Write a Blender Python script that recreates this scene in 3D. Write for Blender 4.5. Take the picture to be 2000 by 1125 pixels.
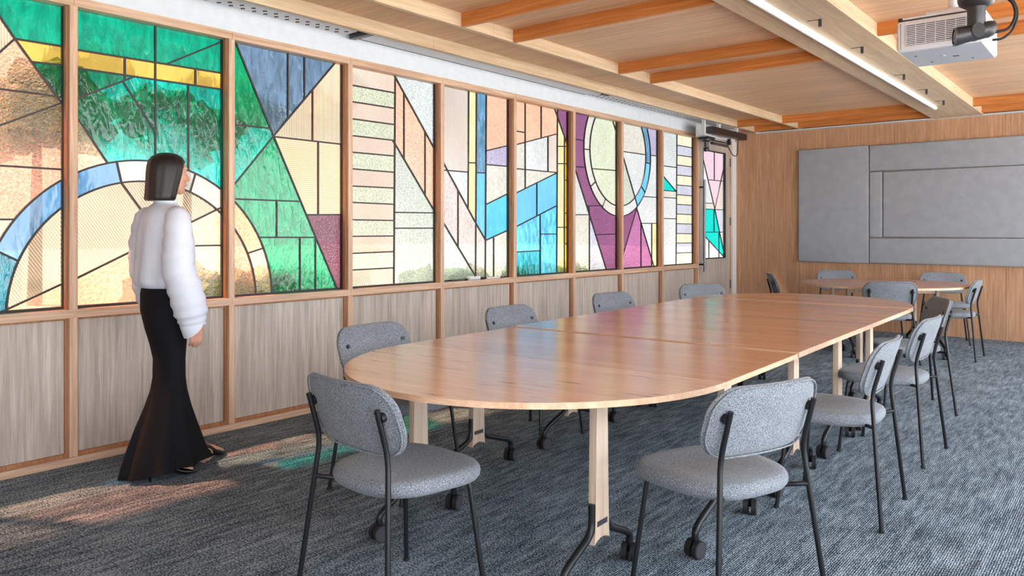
import bpy, bmesh, math, random
from mathutils import Vector, Matrix, noise as mnoise

random.seed(7)
S = bpy.context.scene
for o in list(bpy.data.objects):
    bpy.data.objects.remove(o, do_unlink=True)
C = S.collection

# ---------------------------------------------------------------- camera
CAM_H = 1.30
cam_d = bpy.data.cameras.new('camera')
cam_d.sensor_width = 36.0
cam_d.lens = 36.0 * 1520.0 / 2000.0
cam_d.shift_y = -(562.5 - 452.69) / 2000.0
cam_d.clip_start = 0.05
cam_d.clip_end = 300
cam = bpy.data.objects.new('camera', cam_d)
cam.location = (0, 0, CAM_H)
cam.rotation_euler = (math.radians(90), 0, math.atan(1232.3 / 1520.0))
C.objects.link(cam)
S.camera = cam

# ---------------------------------------------------------------- world, sun, exposure
wd = bpy.data.worlds.new('sky')
S.world = wd
wd.use_nodes = True
nt = wd.node_tree
nt.nodes.clear()
wo = nt.nodes.new('ShaderNodeOutputWorld')
bg = nt.nodes.new('ShaderNodeBackground')
tc = nt.nodes.new('ShaderNodeTexCoord')
sx = nt.nodes.new('ShaderNodeSeparateXYZ')
rm = nt.nodes.new('ShaderNodeValToRGB')
nt.links.new(tc.outputs['Generated'], sx.inputs[0])
nt.links.new(sx.outputs['Z'], rm.inputs[0])
rm.color_ramp.elements[0].position = 0.0
rm.color_ramp.elements[0].color = (0.94, 0.97, 1.0, 1)
rm.color_ramp.elements[1].position = 0.9
rm.color_ramp.elements[1].color = (0.72, 0.86, 1.0, 1)
nt.links.new(rm.outputs[0], bg.inputs[0])
bg.inputs[1].default_value = 3.6
nt.links.new(bg.outputs[0], wo.inputs[0])

sun_d = bpy.data.lights.new('sun', 'SUN')
sun_d.energy = 30.0
sun_d.angle = math.radians(2.5)
sun_d.color = (1.0, 0.94, 0.86)
sun = bpy.data.objects.new('sun', sun_d)
sun.rotation_euler = Vector((0.50, 0.30, -0.95)).to_track_quat('-Z', 'Y').to_euler()
sun.location = (-12, -2, 20)
C.objects.link(sun)

S.view_settings.view_transform = 'Standard'
S.view_settings.look = 'None'
S.view_settings.gamma = 1.0
S.view_settings.use_curve_mapping = False
S.view_settings.exposure = 0.82
S.cycles.use_denoising = True
S.cycles.max_bounces = 10
S.cycles.diffuse_bounces = 6
S.cycles.glossy_bounces = 4
S.cycles.transmission_bounces = 6
S.cycles.transparent_max_bounces = 16
S.cycles.caustics_reflective = False
S.cycles.caustics_refractive = False
S.cycles.sample_clamp_indirect = 6.0

# ---------------------------------------------------------------- helpers
def put(name, me, mat=None, parent=None, loc=None, rotz=None):
    o = bpy.data.objects.new(name, me)
    C.objects.link(o)
    if mat is not None:
        me.materials.clear()
        for m in (mat if isinstance(mat, (list, tuple)) else [mat]):
            me.materials.append(m)
    if parent is not None:
        o.parent = parent
    if loc is not None:
        o.location = loc
    if rotz is not None:
        o.rotation_euler = (0, 0, rotz)
    return o

def obj(name, bm, mat=None, parent=None, smooth=None, loc=None, rotz=None):
    bmesh.ops.recalc_face_normals(bm, faces=bm.faces[:])
    me = bpy.data.meshes.new(name)
    bm.to_mesh(me)
    bm.free()
    if smooth is not None:
        for p in me.polygons:
            p.use_smooth = True
        me.set_sharp_from_angle(angle=math.radians(smooth))
    return put(name, me, mat, parent, loc, rotz)

def tag(o, label=None, cat=None, group=None, kind=None):
    if label: o['label'] = label
    if cat: o['category'] = cat
    if group: o['group'] = group
    if kind: o['kind'] = kind
    return o

def empty(name, loc=(0, 0, 0), rotz=0.0, parent=None):
    o = bpy.data.objects.new(name, None)
    C.objects.link(o)
    o.empty_display_size = 0.1
    o.location = loc
    o.rotation_euler = (0, 0, rotz)
    if parent is not None:
        o.parent = parent
    return o

def copy_tree(o, parent=None):
    c = o.copy()
    C.objects.link(c)
    c.parent = parent
    for ch in list(o.children):
        copy_tree(ch, c)
    return c

def BM():
    return bmesh.new()

def box(bm, x0, x1, y0, y1, z0, z1, bev=0.0):
    vs = [bm.verts.new((x, y, z)) for x in (x0, x1) for y in (y0, y1) for z in (z0, z1)]
    F = [(0, 1, 3, 2), (4, 6, 7, 5), (0, 4, 5, 1), (2, 3, 7, 6), (0, 2, 6, 4), (1, 5, 7, 3)]
    fs = [bm.faces.new([vs[i] for i in f]) for f in F]
    if bev > 0:
        es = list({e for f in fs for e in f.edges})
        bmesh.ops.bevel(bm, geom=es, offset=bev, segments=2, profile=0.6, affect='EDGES')
    return bm

def B(x0, x1, y0, y1, z0, z1, bev=0.0):
    return box(BM(), x0, x1, y0, y1, z0, z1, bev)

def obox(bm, p, q, w, d, up=Vector((0, 0, 1))):
    """box bar from p to q, width w (perp to bar and up), depth d along up"""
    p, q = Vector(p), Vector(q)
    t = (q - p).normalized()
    s = t.cross(up).normalized()
    u = s.cross(t).normalized()
    vs = []
    for b in (p, q):
        for a, c in ((-1, -1), (1, -1), (1, 1), (-1, 1)):
            vs.append(bm.verts.new(b + s * (a * w / 2) + u * (c * d / 2)))
    for f in ((0, 1, 2, 3), (7, 6, 5, 4), (0, 4, 5, 1), (1, 5, 6, 2), (2, 6, 7, 3), (3, 7, 4, 0)):
        bm.faces.new([vs[i] for i in f])
    return bm

def fillet(pts, r, n=6):
    pts = [Vector(p) for p in pts]
    out = [pts[0]]
    for i in range(1, len(pts) - 1):
        a, b, c = pts[i - 1], pts[i], pts[i + 1]
        d1, d2 = (a - b), (c - b)
        k = min(r, d1.length * 0.48, d2.length * 0.48)
        p0, p1 = b + d1.normalized() * k, b + d2.normalized() * k
        for j in range(n + 1):
            t = j / n
            out.append((1 - t) ** 2 * p0 + 2 * t * (1 - t) * b + t * t * p1)
    out.append(pts[-1])
    return out

def tube(bm, pts, r, n=10, cap=True, closed=False):
    pts = [Vector(p) for p in pts]
    m = len(pts)
    rs = r if isinstance(r, (list, tuple)) else [r] * m
    rings = []
    up = None
    for i in range(m):
        if closed:
            t = (pts[(i + 1) % m] - pts[i - 1]).normalized()
        else:
            t = (pts[min(i + 1, m - 1)] - pts[max(i - 1, 0)]).normalized()
        if up is None:
            up = Vector((0, 0, 1)) if abs(t.z) < 0.9 else Vector((1, 0, 0))
        s = t.cross(up).normalized()
        up = s.cross(t).normalized()
        rings.append([bm.verts.new(pts[i] + (s * math.cos(a) + up * math.sin(a)) * rs[i]) for a in [2 * math.pi * k / n for k in range(n)]])
    for i in range(m if closed else m - 1):
        a, b = rings[i], rings[(i + 1) % m]
        for k in range(n):
            bm.faces.new((a[k], a[(k + 1) % n], b[(k + 1) % n], b[k]))
    if cap and not closed:
        bm.faces.new(rings[0][::-1])
        bm.faces.new(rings[-1])
    return bm

def loft(bm, rings, cap=True):
    R = [[bm.verts.new(p) for p in ring] for ring in rings]
    n = len(R[0])
    for a, b in zip(R[:-1], R[1:]):
        for k in range(n):
            bm.faces.new((a[k], a[(k + 1) % n], b[(k + 1) % n], b[k]))
    if cap:
        bm.faces.new(R[0][::-1])
        bm.faces.new(R[-1])
    return bm

def cyl(bm, p, q, r, n=16, r2=None):
    return tube(bm, [p, q], [r, r if r2 is None else r2], n)

def prism(bm, poly, z0, z1, fn=None, bev=0.0):
    """poly: list of 2D points, extruded along third axis; fn(u,v,w)->xyz"""
    fn = fn or (lambda u, v, w: (u, v, w))
    a = [bm.verts.new(fn(u, v, z0)) for u, v in poly]
    b = [bm.verts.new(fn(u, v, z1)) for u, v in poly]
    n = len(poly)
    f0 = bm.faces.new(a[::-1])
    f1 = bm.faces.new(b)
    for i in range(n):
        bm.faces.new((a[i], a[(i + 1) % n], b[(i + 1) % n], b[i]))
    if bev > 0:
        es = list(f0.edges) + list(f1.edges)
        bmesh.ops.bevel(bm, geom=es, offset=bev, segments=2, profile=0.5, affect='EDGES')
    return bm

# ---------------------------------------------------------------- materials
def lin(r, g, b):
    f = lambda c: (c / 255 / 12.92) if c / 255 <= 0.04045 else ((c / 255 + 0.055) / 1.055) ** 2.4
    return (f(r), f(g), f(b), 1)

def newmat(name):
    m = bpy.data.materials.new(name)
    m.use_nodes = True
    t = m.node_tree
    t.nodes.clear()
    o = t.nodes.new('ShaderNodeOutputMaterial')
    return m, t, o

def N(t, typ, **kw):
    n = t.nodes.new(typ)
    for k, v in kw.items():
        if k.startswith('i_'):
            n.inputs[k[2:].replace('_', ' ')].default_value = v
        else:
            setattr(n, k, v)
    return n

def mapping(t, scale, rot=(0, 0, 0)):
    tcn = N(t, 'ShaderNodeTexCoord')
    mp = N(t, 'ShaderNodeMapping')
    mp.inputs['Scale'].default_value = scale
    mp.inputs['Rotation'].default_value = rot
    t.links.new(tcn.outputs['Object'], mp.inputs['Vector'])
    return mp.outputs[0]

def ramp(t, fac, stops):
    r = N(t, 'ShaderNodeValToRGB')
    el = r.color_ramp.elements
    while len(el) < len(stops):
        el.new(0.5)
    for e, (p, c) in zip(el, stops):
        e.position = p
        e.color = c
    t.links.new(fac, r.inputs[0])
    return r.outputs[0]

def mixc(t, fac, a, b, mode='MIX'):
    m = N(t, 'ShaderNodeMix', data_type='RGBA', blend_type=mode)
    if hasattr(fac, 'links'): t.links.new(fac, m.inputs[0])
    else: m.inputs[0].default_value = fac
    for s, v in ((6, a), (7, b)):
        if hasattr(v, 'links'): t.links.new(v, m.inputs[s])
        else: m.inputs[s].default_value = v
    return m.outputs[2]

def wood(name, light, dark, axis, rough=0.45, scale=1.0, bump=0.05, spec=0.3, knots=False):
    m, t, o = newmat(name)
    st = [38.0 * scale] * 3
    st[axis] = 1.6 * scale
    v = mapping(t, st)
    n1 = N(t, 'ShaderNodeTexNoise'); n1.inputs['Scale'].default_value = 1.0; n1.inputs['Detail'].default_value = 6; n1.inputs['Roughness'].default_value = 0.62; n1.inputs['Distortion'].default_value = 0.5
    t.links.new(v, n1.inputs['Vector'])
    st2 = [260.0 * scale] * 3
    st2[axis] = 7.0 * scale
    v2 = mapping(t, st2)
    n2 = N(t, 'ShaderNodeTexNoise'); n2.inputs['Scale'].default_value = 1.0; n2.inputs['Detail'].default_value = 3
    t.links.new(v2, n2.inputs['Vector'])
    st3 = [4.0] * 3
    st3[axis] = 0.5
    v3 = mapping(t, st3)
    n3 = N(t, 'ShaderNodeTexNoise'); n3.inputs['Scale'].default_value = 1.0; n3.inputs['Detail'].default_value = 2
    t.links.new(v3, n3.inputs['Vector'])
    mid = tuple((a + b) / 2 for a, b in zip(light, dark))
    c1 = ramp(t, n1.outputs[0], [(0.30, dark), (0.52, mid), (0.70, light)])
    c2 = ramp(t, n2.outputs[0], [(0.35, (0.72, 0.70, 0.68, 1)), (0.6, (1, 1, 1, 1))])
    c = mixc(t, 0.55, c1, c2, 'MULTIPLY')
    c3 = ramp(t, n3.outputs[0], [(0.35, (0.86, 0.85, 0.84, 1)), (0.65, (1.08, 1.06, 1.04, 1))])
    c = mixc(t, 0.6, c, c3, 'MULTIPLY')
    if knots:
        st4 = [26.0] * 3
        st4[axis] = 3.2
        v4 = mapping(t, st4)
        n4 = N(t, 'ShaderNodeTexNoise'); n4.inputs['Scale'].default_value = 1.0; n4.inputs['Detail'].default_value = 2
        t.links.new(v4, n4.inputs['Vector'])
        c4 = ramp(t, n4.outputs[0], [(0.30, (0.42, 0.26, 0.2, 1)), (0.37, (1, 1, 1, 1))])
        c = mixc(t, 0.7, c, c4, 'MULTIPLY')
    p = N(t, 'ShaderNodeBsdfPrincipled')
    t.links.new(c, p.inputs['Base Color'])
    p.inputs['Roughness'].default_value = rough
    p.inputs['Specular IOR Level'].default_value = spec
    b = N(t, 'ShaderNodeBump'); b.inputs['Strength'].default_value = bump; b.inputs['Distance'].default_value = 0.002
    t.links.new(n2.outputs[0], b.inputs['Height'])
    t.links.new(b.outputs[0], p.inputs['Normal'])
    t.links.new(p.outputs[0], o.inputs[0])
    return m

def plain(name, col, rough=0.5, metal=0.0, spec=0.5, noise=0.0, emit=None):
    m, t, o = newmat(name)
    p = N(t, 'ShaderNodeBsdfPrincipled')
    p.inputs['Roughness'].default_value = rough
    p.inputs['Metallic'].default_value = metal
    p.inputs['Specular IOR Level'].default_value = spec
    v = mapping(t, (14, 14, 14))
    n1 = N(t, 'ShaderNodeTexNoise'); n1.inputs['Scale'].default_value = 1.0; n1.inputs['Detail'].default_value = 4
    t.links.new(v, n1.inputs['Vector'])
    k = 0.04 + noise
    c = ramp(t, n1.outputs[0], [(0.3, tuple(x * (1 - k) for x in col[:3]) + (1,)), (0.7, tuple(min(1, x * (1 + k)) for x in col[:3]) + (1,))])
    t.links.new(c, p.inputs['Base Color'])
    if emit:
        p.inputs['Emission Color'].default_value = emit[0]
        p.inputs['Emission Strength'].default_value = emit[1]
    t.links.new(p.outputs[0], o.inputs[0])
    return m

def fabric(name, light, dark, cell=420.0, bump=0.5, lo=0.36, hi=0.64):
    m, t, o = newmat(name)
    v = mapping(t, (cell, cell, cell))
    n1 = N(t, 'ShaderNodeTexNoise'); n1.inputs['Scale'].default_value = 1.0; n1.inputs['Detail'].default_value = 2; n1.inputs['Roughness'].default_value = 0.7
    t.links.new(v, n1.inputs['Vector'])
    c = ramp(t, n1.outputs[0], [(lo, dark), (hi, light)])
    v2 = mapping(t, (9, 9, 9))
    n2 = N(t, 'ShaderNodeTexNoise'); n2.inputs['Scale'].default_value = 1.0
    t.links.new(v2, n2.inputs['Vector'])
    c2 = ramp(t, n2.outputs[0], [(0.3, (0.9, 0.9, 0.9, 1)), (0.7, (1, 1, 1, 1))])
    c = mixc(t, 1.0, c, c2, 'MULTIPLY')
    p = N(t, 'ShaderNodeBsdfPrincipled')
    p.inputs['Roughness'].default_value = 0.95
    p.inputs['Specular IOR Level'].default_value = 0.1
    p.inputs['Sheen Weight'].default_value = 0.15
    t.links.new(c, p.inputs['Base Color'])
    b = N(t, 'ShaderNodeBump'); b.inputs['Strength'].default_value = bump; b.inputs['Distance'].default_value = 0.002
    t.links.new(n1.outputs[0], b.inputs['Height'])
    t.links.new(b.outputs[0], p.inputs['Normal'])
    t.links.new(p.outputs[0], o.inputs[0])
    return m

def carpet_mat():
    m, t, o = newmat('woven_carpet')
    rot = (0, 0, math.radians(0))
    # yarn rows
    tcn = N(t, 'ShaderNodeTexCoord')
    mp = N(t, 'ShaderNodeMapping'); mp.inputs['Scale'].default_value = (170, 105, 1)
    t.links.new(tcn.outputs['Object'], mp.inputs['Vector'])
    n1 = N(t, 'ShaderNodeTexNoise'); n1.inputs['Scale'].default_value = 1.0; n1.inputs['Detail'].default_value = 3; n1.inputs['Roughness'].default_value = 0.75
    t.links.new(mp.outputs[0], n1.inputs['Vector'])
    # ribs across X every 12 mm
    wv = N(t, 'ShaderNodeTexWave', wave_type='BANDS', bands_direction='X'); wv.inputs['Scale'].default_value = 36.0; wv.inputs['Distortion'].default_value = 1.2; wv.inputs['Detail'].default_value = 2; wv.inputs['Detail Scale'].default_value = 6
    t.links.new(tcn.outputs['Object'], wv.inputs['Vector'])
    # streaks along Y, patchy
    mp2 = N(t, 'ShaderNodeMapping'); mp2.inputs['Scale'].default_value = (34, 5, 1)
    t.links.new(tcn.outputs['Object'], mp2.inputs['Vector'])
    n2 = N(t, 'ShaderNodeTexNoise'); n2.inputs['Scale'].default_value = 1.0; n2.inputs['Detail'].default_value = 4; n2.inputs['Roughness'].default_value = 0.65
    t.links.new(mp2.outputs[0], n2.inputs['Vector'])
    mp3 = N(t, 'ShaderNodeMapping'); mp3.inputs['Scale'].default_value = (3.0, 2.2, 1)
    t.links.new(tcn.outputs['Object'], mp3.inputs['Vector'])
    n3 = N(t, 'ShaderNodeTexNoise'); n3.inputs['Scale'].default_value = 1.0; n3.inputs['Detail'].default_value = 2
    t.links.new(mp3.outputs[0], n3.inputs['Vector'])
    a = N(t, 'ShaderNodeMath', operation='MULTIPLY_ADD'); a.inputs[1].default_value = 0.16; t.links.new(wv.outputs['Fac'], a.inputs[0]); t.links.new(n1.outputs[0], a.inputs[2])
    b = N(t, 'ShaderNodeMath', operation='MULTIPLY_ADD'); b.inputs[1].default_value = 0.34; t.links.new(n2.outputs[0], b.inputs[0]); t.links.new(a.outputs[0], b.inputs[2])
    c_ = N(t, 'ShaderNodeMath', operation='MULTIPLY_ADD'); c_.inputs[1].default_value = 0.10; t.links.new(n3.outputs[0], c_.inputs[0]); t.links.new(b.outputs[0], c_.inputs[2])
    c = ramp(t, c_.outputs[0], [(0.66, lin(20, 28, 36)), (0.80, lin(68, 83, 95)), (0.94, lin(182, 196, 207))])
    p = N(t, 'ShaderNodeBsdfPrincipled')
    p.inputs['Roughness'].default_value = 0.95
    p.inputs['Specular IOR Level'].default_value = 0.12
    t.links.new(c, p.inputs['Base Color'])
    bp = N(t, 'ShaderNodeBump'); bp.inputs['Strength'].default_value = 0.7; bp.inputs['Distance'].default_value = 0.004
    t.links.new(c_.outputs[0], bp.inputs['Height'])
    t.links.new(bp.outputs[0], p.inputs['Normal'])
    t.links.new(p.outputs[0], o.inputs[0])
    return m

GLASS_TEX = {}
def stained(name, col, tex, gain=1.0):
    """(front material, body material) of one kind of coloured glass"""
    col = tuple(max(0.0, min(1.0, c * gain)) for c in col[:3])
    rt = tuple(math.sqrt(c) for c in col) + (1,)
    m, t, o = newmat('glass_' + name)
    tcn = N(t, 'ShaderNodeTexCoord')
    mp = N(t, 'ShaderNodeMapping')
    t.links.new(tcn.outputs['Object'], mp.inputs['Vector'])
    if tex.startswith('rib'):
        ang = {'rib': 90, 'ribh': 0, 'ribd': 55}[tex]
        mp.inputs['Rotation'].default_value = (math.radians(ang), 0, 0)
        tx = N(t, 'ShaderNodeTexWave', wave_type='BANDS', bands_direction='Z', wave_profile='SIN'); tx.inputs['Scale'].default_value = 22.0; tx.inputs['Distortion'].default_value = 0.0
        fac = tx.outputs['Fac']
        strength, var = 0.55, 0.20
    else:
        sc, strength, var, dt = {'hammer': ((70, 70, 70), 0.55, 0.30, 3), 'ripple': ((26, 26, 9), 0.75, 0.35, 3), 'smooth': ((16, 16, 6), 0.30, 0.10, 2), 'seedy': ((45, 45, 45), 0.5, 0.14, 3)}[tex]
        mp.inputs['Scale'].default_value = sc
        tx = N(t, 'ShaderNodeTexNoise'); tx.inputs['Scale'].default_value = 1.0; tx.inputs['Detail'].default_value = dt; tx.inputs['Distortion'].default_value = 0.6
        fac = tx.outputs[0]
    t.links.new(mp.outputs[0], tx.inputs['Vector'])
    # slow streaks of the sheet
    mp2 = N(t, 'ShaderNodeMapping'); mp2.inputs['Scale'].default_value = (3.5, 3.5, 2.2)
    t.links.new(tcn.outputs['Object'], mp2.inputs['Vector'])
    n2 = N(t, 'ShaderNodeTexNoise'); n2.inputs['Scale'].default_value = 1.0; n2.inputs['Detail'].default_value = 3
    t.links.new(mp2.outputs[0], n2.inputs['Vector'])
    lo = tuple(c * (1 - var) for c in rt[:3]) + (1,)
    hi = tuple(min(1, c * (1 + var * 0.7)) for c in rt[:3]) + (1,)
    c1 = ramp(t, fac, [(0.32, lo), (0.68, hi)])
    c2 = ramp(t, n2.outputs[0], [(0.3, (0.84, 0.84, 0.84, 1)), (0.7, (1, 1, 1, 1))])
    c = mixc(t, 0.8, c1, c2, 'MULTIPLY')
    bp = N(t, 'ShaderNodeBump'); bp.inputs['Strength'].default_value = strength; bp.inputs['Distance'].default_value = 0.01
    t.links.new(fac, bp.inputs['Height'])
    tr = N(t, 'ShaderNodeBsdfTransparent'); t.links.new(c, tr.inputs[0])
    rf = N(t, 'ShaderNodeBsdfRefraction'); rf.inputs['IOR'].default_value = 1.14; rf.inputs['Roughness'].default_value = 0.10
    t.links.new(c, rf.inputs['Color']); t.links.new(bp.outputs[0], rf.inputs['Normal'])
    gl = N(t, 'ShaderNodeBsdfGlossy'); gl.inputs['Roughness'].default_value = 0.12; gl.inputs['Color'].default_value = (1, 1, 1, 1)
    t.links.new(bp.outputs[0], gl.inputs['Normal'])
    m1 = N(t, 'ShaderNodeMixShader'); m1.inputs[0].default_value = 0.5
    t.links.new(tr.outputs[0], m1.inputs[1]); t.links.new(rf.outputs[0], m1.inputs[2])
    m2 = N(t, 'ShaderNodeMixShader'); m2.inputs[0].default_value = 0.05
    t.links.new(m1.outputs[0], m2.inputs[1]); t.links.new(gl.outputs[0], m2.inputs[2])
    t.links.new(m2.outputs[0], o.inputs[0])
    mb, tb, ob = newmat('glass_body_' + name)
    trb = N(tb, 'ShaderNodeBsdfTransparent'); trb.inputs[0].default_value = rt
    tb.links.new(trb.outputs[0], ob.inputs[0])
    GLASS_TEX[name] = (m, mb)

G = lambda r, g, b, k=0.45: tuple(c * k * 0.46 for c in lin(r, g, b)[:3])
for nm, col, tex in [
    ('green', G(0, 162, 122, .56), 'ripple'), ('teallight', G(0, 208, 182, .52), 'ripple'), ('green2', G(0, 162, 102, .54), 'ripple'), ('teallight2', G(0, 208, 176, .52), 'ripple'),
    ('peach', G(249, 168, 132, .74), 'hammer'), ('peachlight', G(253, 196, 158, .68), 'seedy'), ('peach2', G(252, 192, 160, .50), 'seedy'),
    ('ribpeach', G(250, 206, 172, 0.58), 'rib'), ('ribpeach2', G(252, 208, 168, 0.58), 'ribh'), ('ribcream', G(252, 218, 184, .50), 'ribd'), ('ribpink', G(250, 214, 192, 0.46), 'ribd'), ('ribwhite', G(250, 228, 212, .38), 'rib'),
    ('amber', G(244, 192, 92, 0.62), 'smooth'), ('amber2', G(244, 190, 70, .55), 'smooth'), ('amberpale', G(250, 206, 146, .52), 'seedy'), ('lemon', G(238, 226, 172, .50), 'smooth'), ('lemon2', G(252, 240, 206, 0.46), 'smooth'),
    ('blue', G(108, 160, 200, .52), 'smooth'), ('teal', G(24, 120, 140, .50), 'ripple'), ('teal2', G(60, 170, 190, .50), 'ripple'), ('slate', G(116, 142, 166, .50), 'ripple'), ('bluedeep', G(104, 150, 180, .55), 'ripple'),
    ('sky', G(122, 200, 240, 0.50), 'smooth'), ('sky2', G(106, 200, 236, .58), 'ripple'), ('azure', G(96, 190, 224, .58), 'smooth'),
    ('purple', G(132, 76, 92, .52), 'hammer'), ('purple2', G(140, 84, 122, .55), 'hammer'), ('purple3', G(182, 114, 158, .56), 'hammer'), ('lilac', G(200, 186, 212, .46), 'hammer'), ('lilacpale', G(234, 230, 242, .38), 'seedy'),
    ('cream', G(244, 222, 200, .46), 'smooth'), ('creamw', G(250, 242, 226, .38), 'seedy'), ('white', G(252, 250, 246, .38), 'seedy'), ('clear', G(246, 248, 242, .38), 'hammer'),
    ('sage', G(222, 222, 190, 0.46), 'hammer'), ('sage2', G(230, 232, 202, 0.46), 'seedy'), ('sagelight', G(234, 238, 220, .38), 'hammer'),
    ('pinkpale', G(252, 232, 222, .38), 'seedy'), ('pinkpale2', G(244, 206, 216, 0.46), 'seedy'), ('tealbright', G(20, 206, 192, .55), 'hammer')]:
    stained(nm, col, tex)

OAK_V = wood('oak_vertical', lin(222, 192, 168), lin(186, 148, 122), 2, 0.42)
OAK_Y = wood('oak_lengthwise', lin(222, 192, 168), lin(188, 150, 124), 1, 0.42)
OAK_X = wood('oak_crosswise', lin(222, 192, 168), lin(188, 150, 124), 0, 0.42)
BEAD = wood('oak_bead', lin(188, 134, 96), lin(146, 98, 64), 2, 0.4)
PANEL = wood('limed_oak_panel', lin(206, 197, 189), lin(162, 150, 140), 2, 0.5, bump=0.1)
CEIL_X = wood('ceiling_veneer', lin(230, 197, 166), lin(206, 164, 130), 0, 0.42, 0.8)
CEIL_PLANK = wood('ceiling_plank_oak', lin(220, 146, 82), lin(182, 106, 50), 0, 0.4, 0.9)
CEIL_BEAM = wood('ceiling_beam_oak', lin(222, 202, 174), lin(194, 168, 138), 1, 0.45, 0.8)
BACK = wood('back_wall_oak', lin(211, 170, 137), lin(174, 128, 96), 2, 0.42, 1.2)
TABLE = wood('table_oak', lin(210, 160, 126), lin(186, 132, 100), 0, 0.2, 0.9, 0.02, 0.5)
TABLE_K = wood('table_oak_knotty', lin(220, 178, 147), lin(200, 152, 121), 0, 0.2, 0.9, 0.02, 0.5, knots=True)
TABLE_EDGE = wood('table_edge_oak', lin(230, 196, 168), lin(200, 160, 130), 0, 0.4)  # paler than the tops: light on the table edges is put into the colour
LEG_OAK = wood('table_leg_oak', lin(220, 200, 182), lin(192, 168, 148), 2, 0.4)
WHITE = plain('white_paint', lin(206, 213, 221), 0.6)
CEILW = plain('white_ceiling_metal', lin(216, 219, 224), 0.5)
BLACK = plain('black_steel', lin(28, 30, 34), 0.38, 0.3)
RUBBER = plain('black_rubber', lin(22, 22, 24), 0.7)
GASKET = plain('black_gasket', lin(34, 34, 38), 0.6)
LEAD = plain('lead_came', lin(52, 46, 46), 0.5, 0.3)
CHROME = plain('brushed_steel', lin(112, 117, 124), 0.35, 0.8)
CHAIR = fabric('grey_melange_wool', lin(160, 166, 175), lin(58, 63, 72), 360.0, 0.6)
ACOUSTIC = fabric('grey_felt', lin(176, 181, 189), lin(138, 142, 150), 260.0, 0.25)
CARPET = carpet_mat()
SLOT = plain('dark_slot', lin(20, 20, 22), 0.8)
PLASTIC = plain('white_plastic', lin(214, 214, 218), 0.4)
PLASTIC_G = plain('grey_plastic', lin(170, 178, 190), 0.45)
DGREY = plain('dark_grey_plastic', lin(62, 60, 66), 0.35)
LENS = plain('lens_glass', lin(14, 16, 24), 0.08, 0.0, 0.8)
TUBEM = plain('opal_tube', lin(236, 240, 246), 0.3, emit=((1.0, 0.98, 0.95, 1), 0.04))
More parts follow.
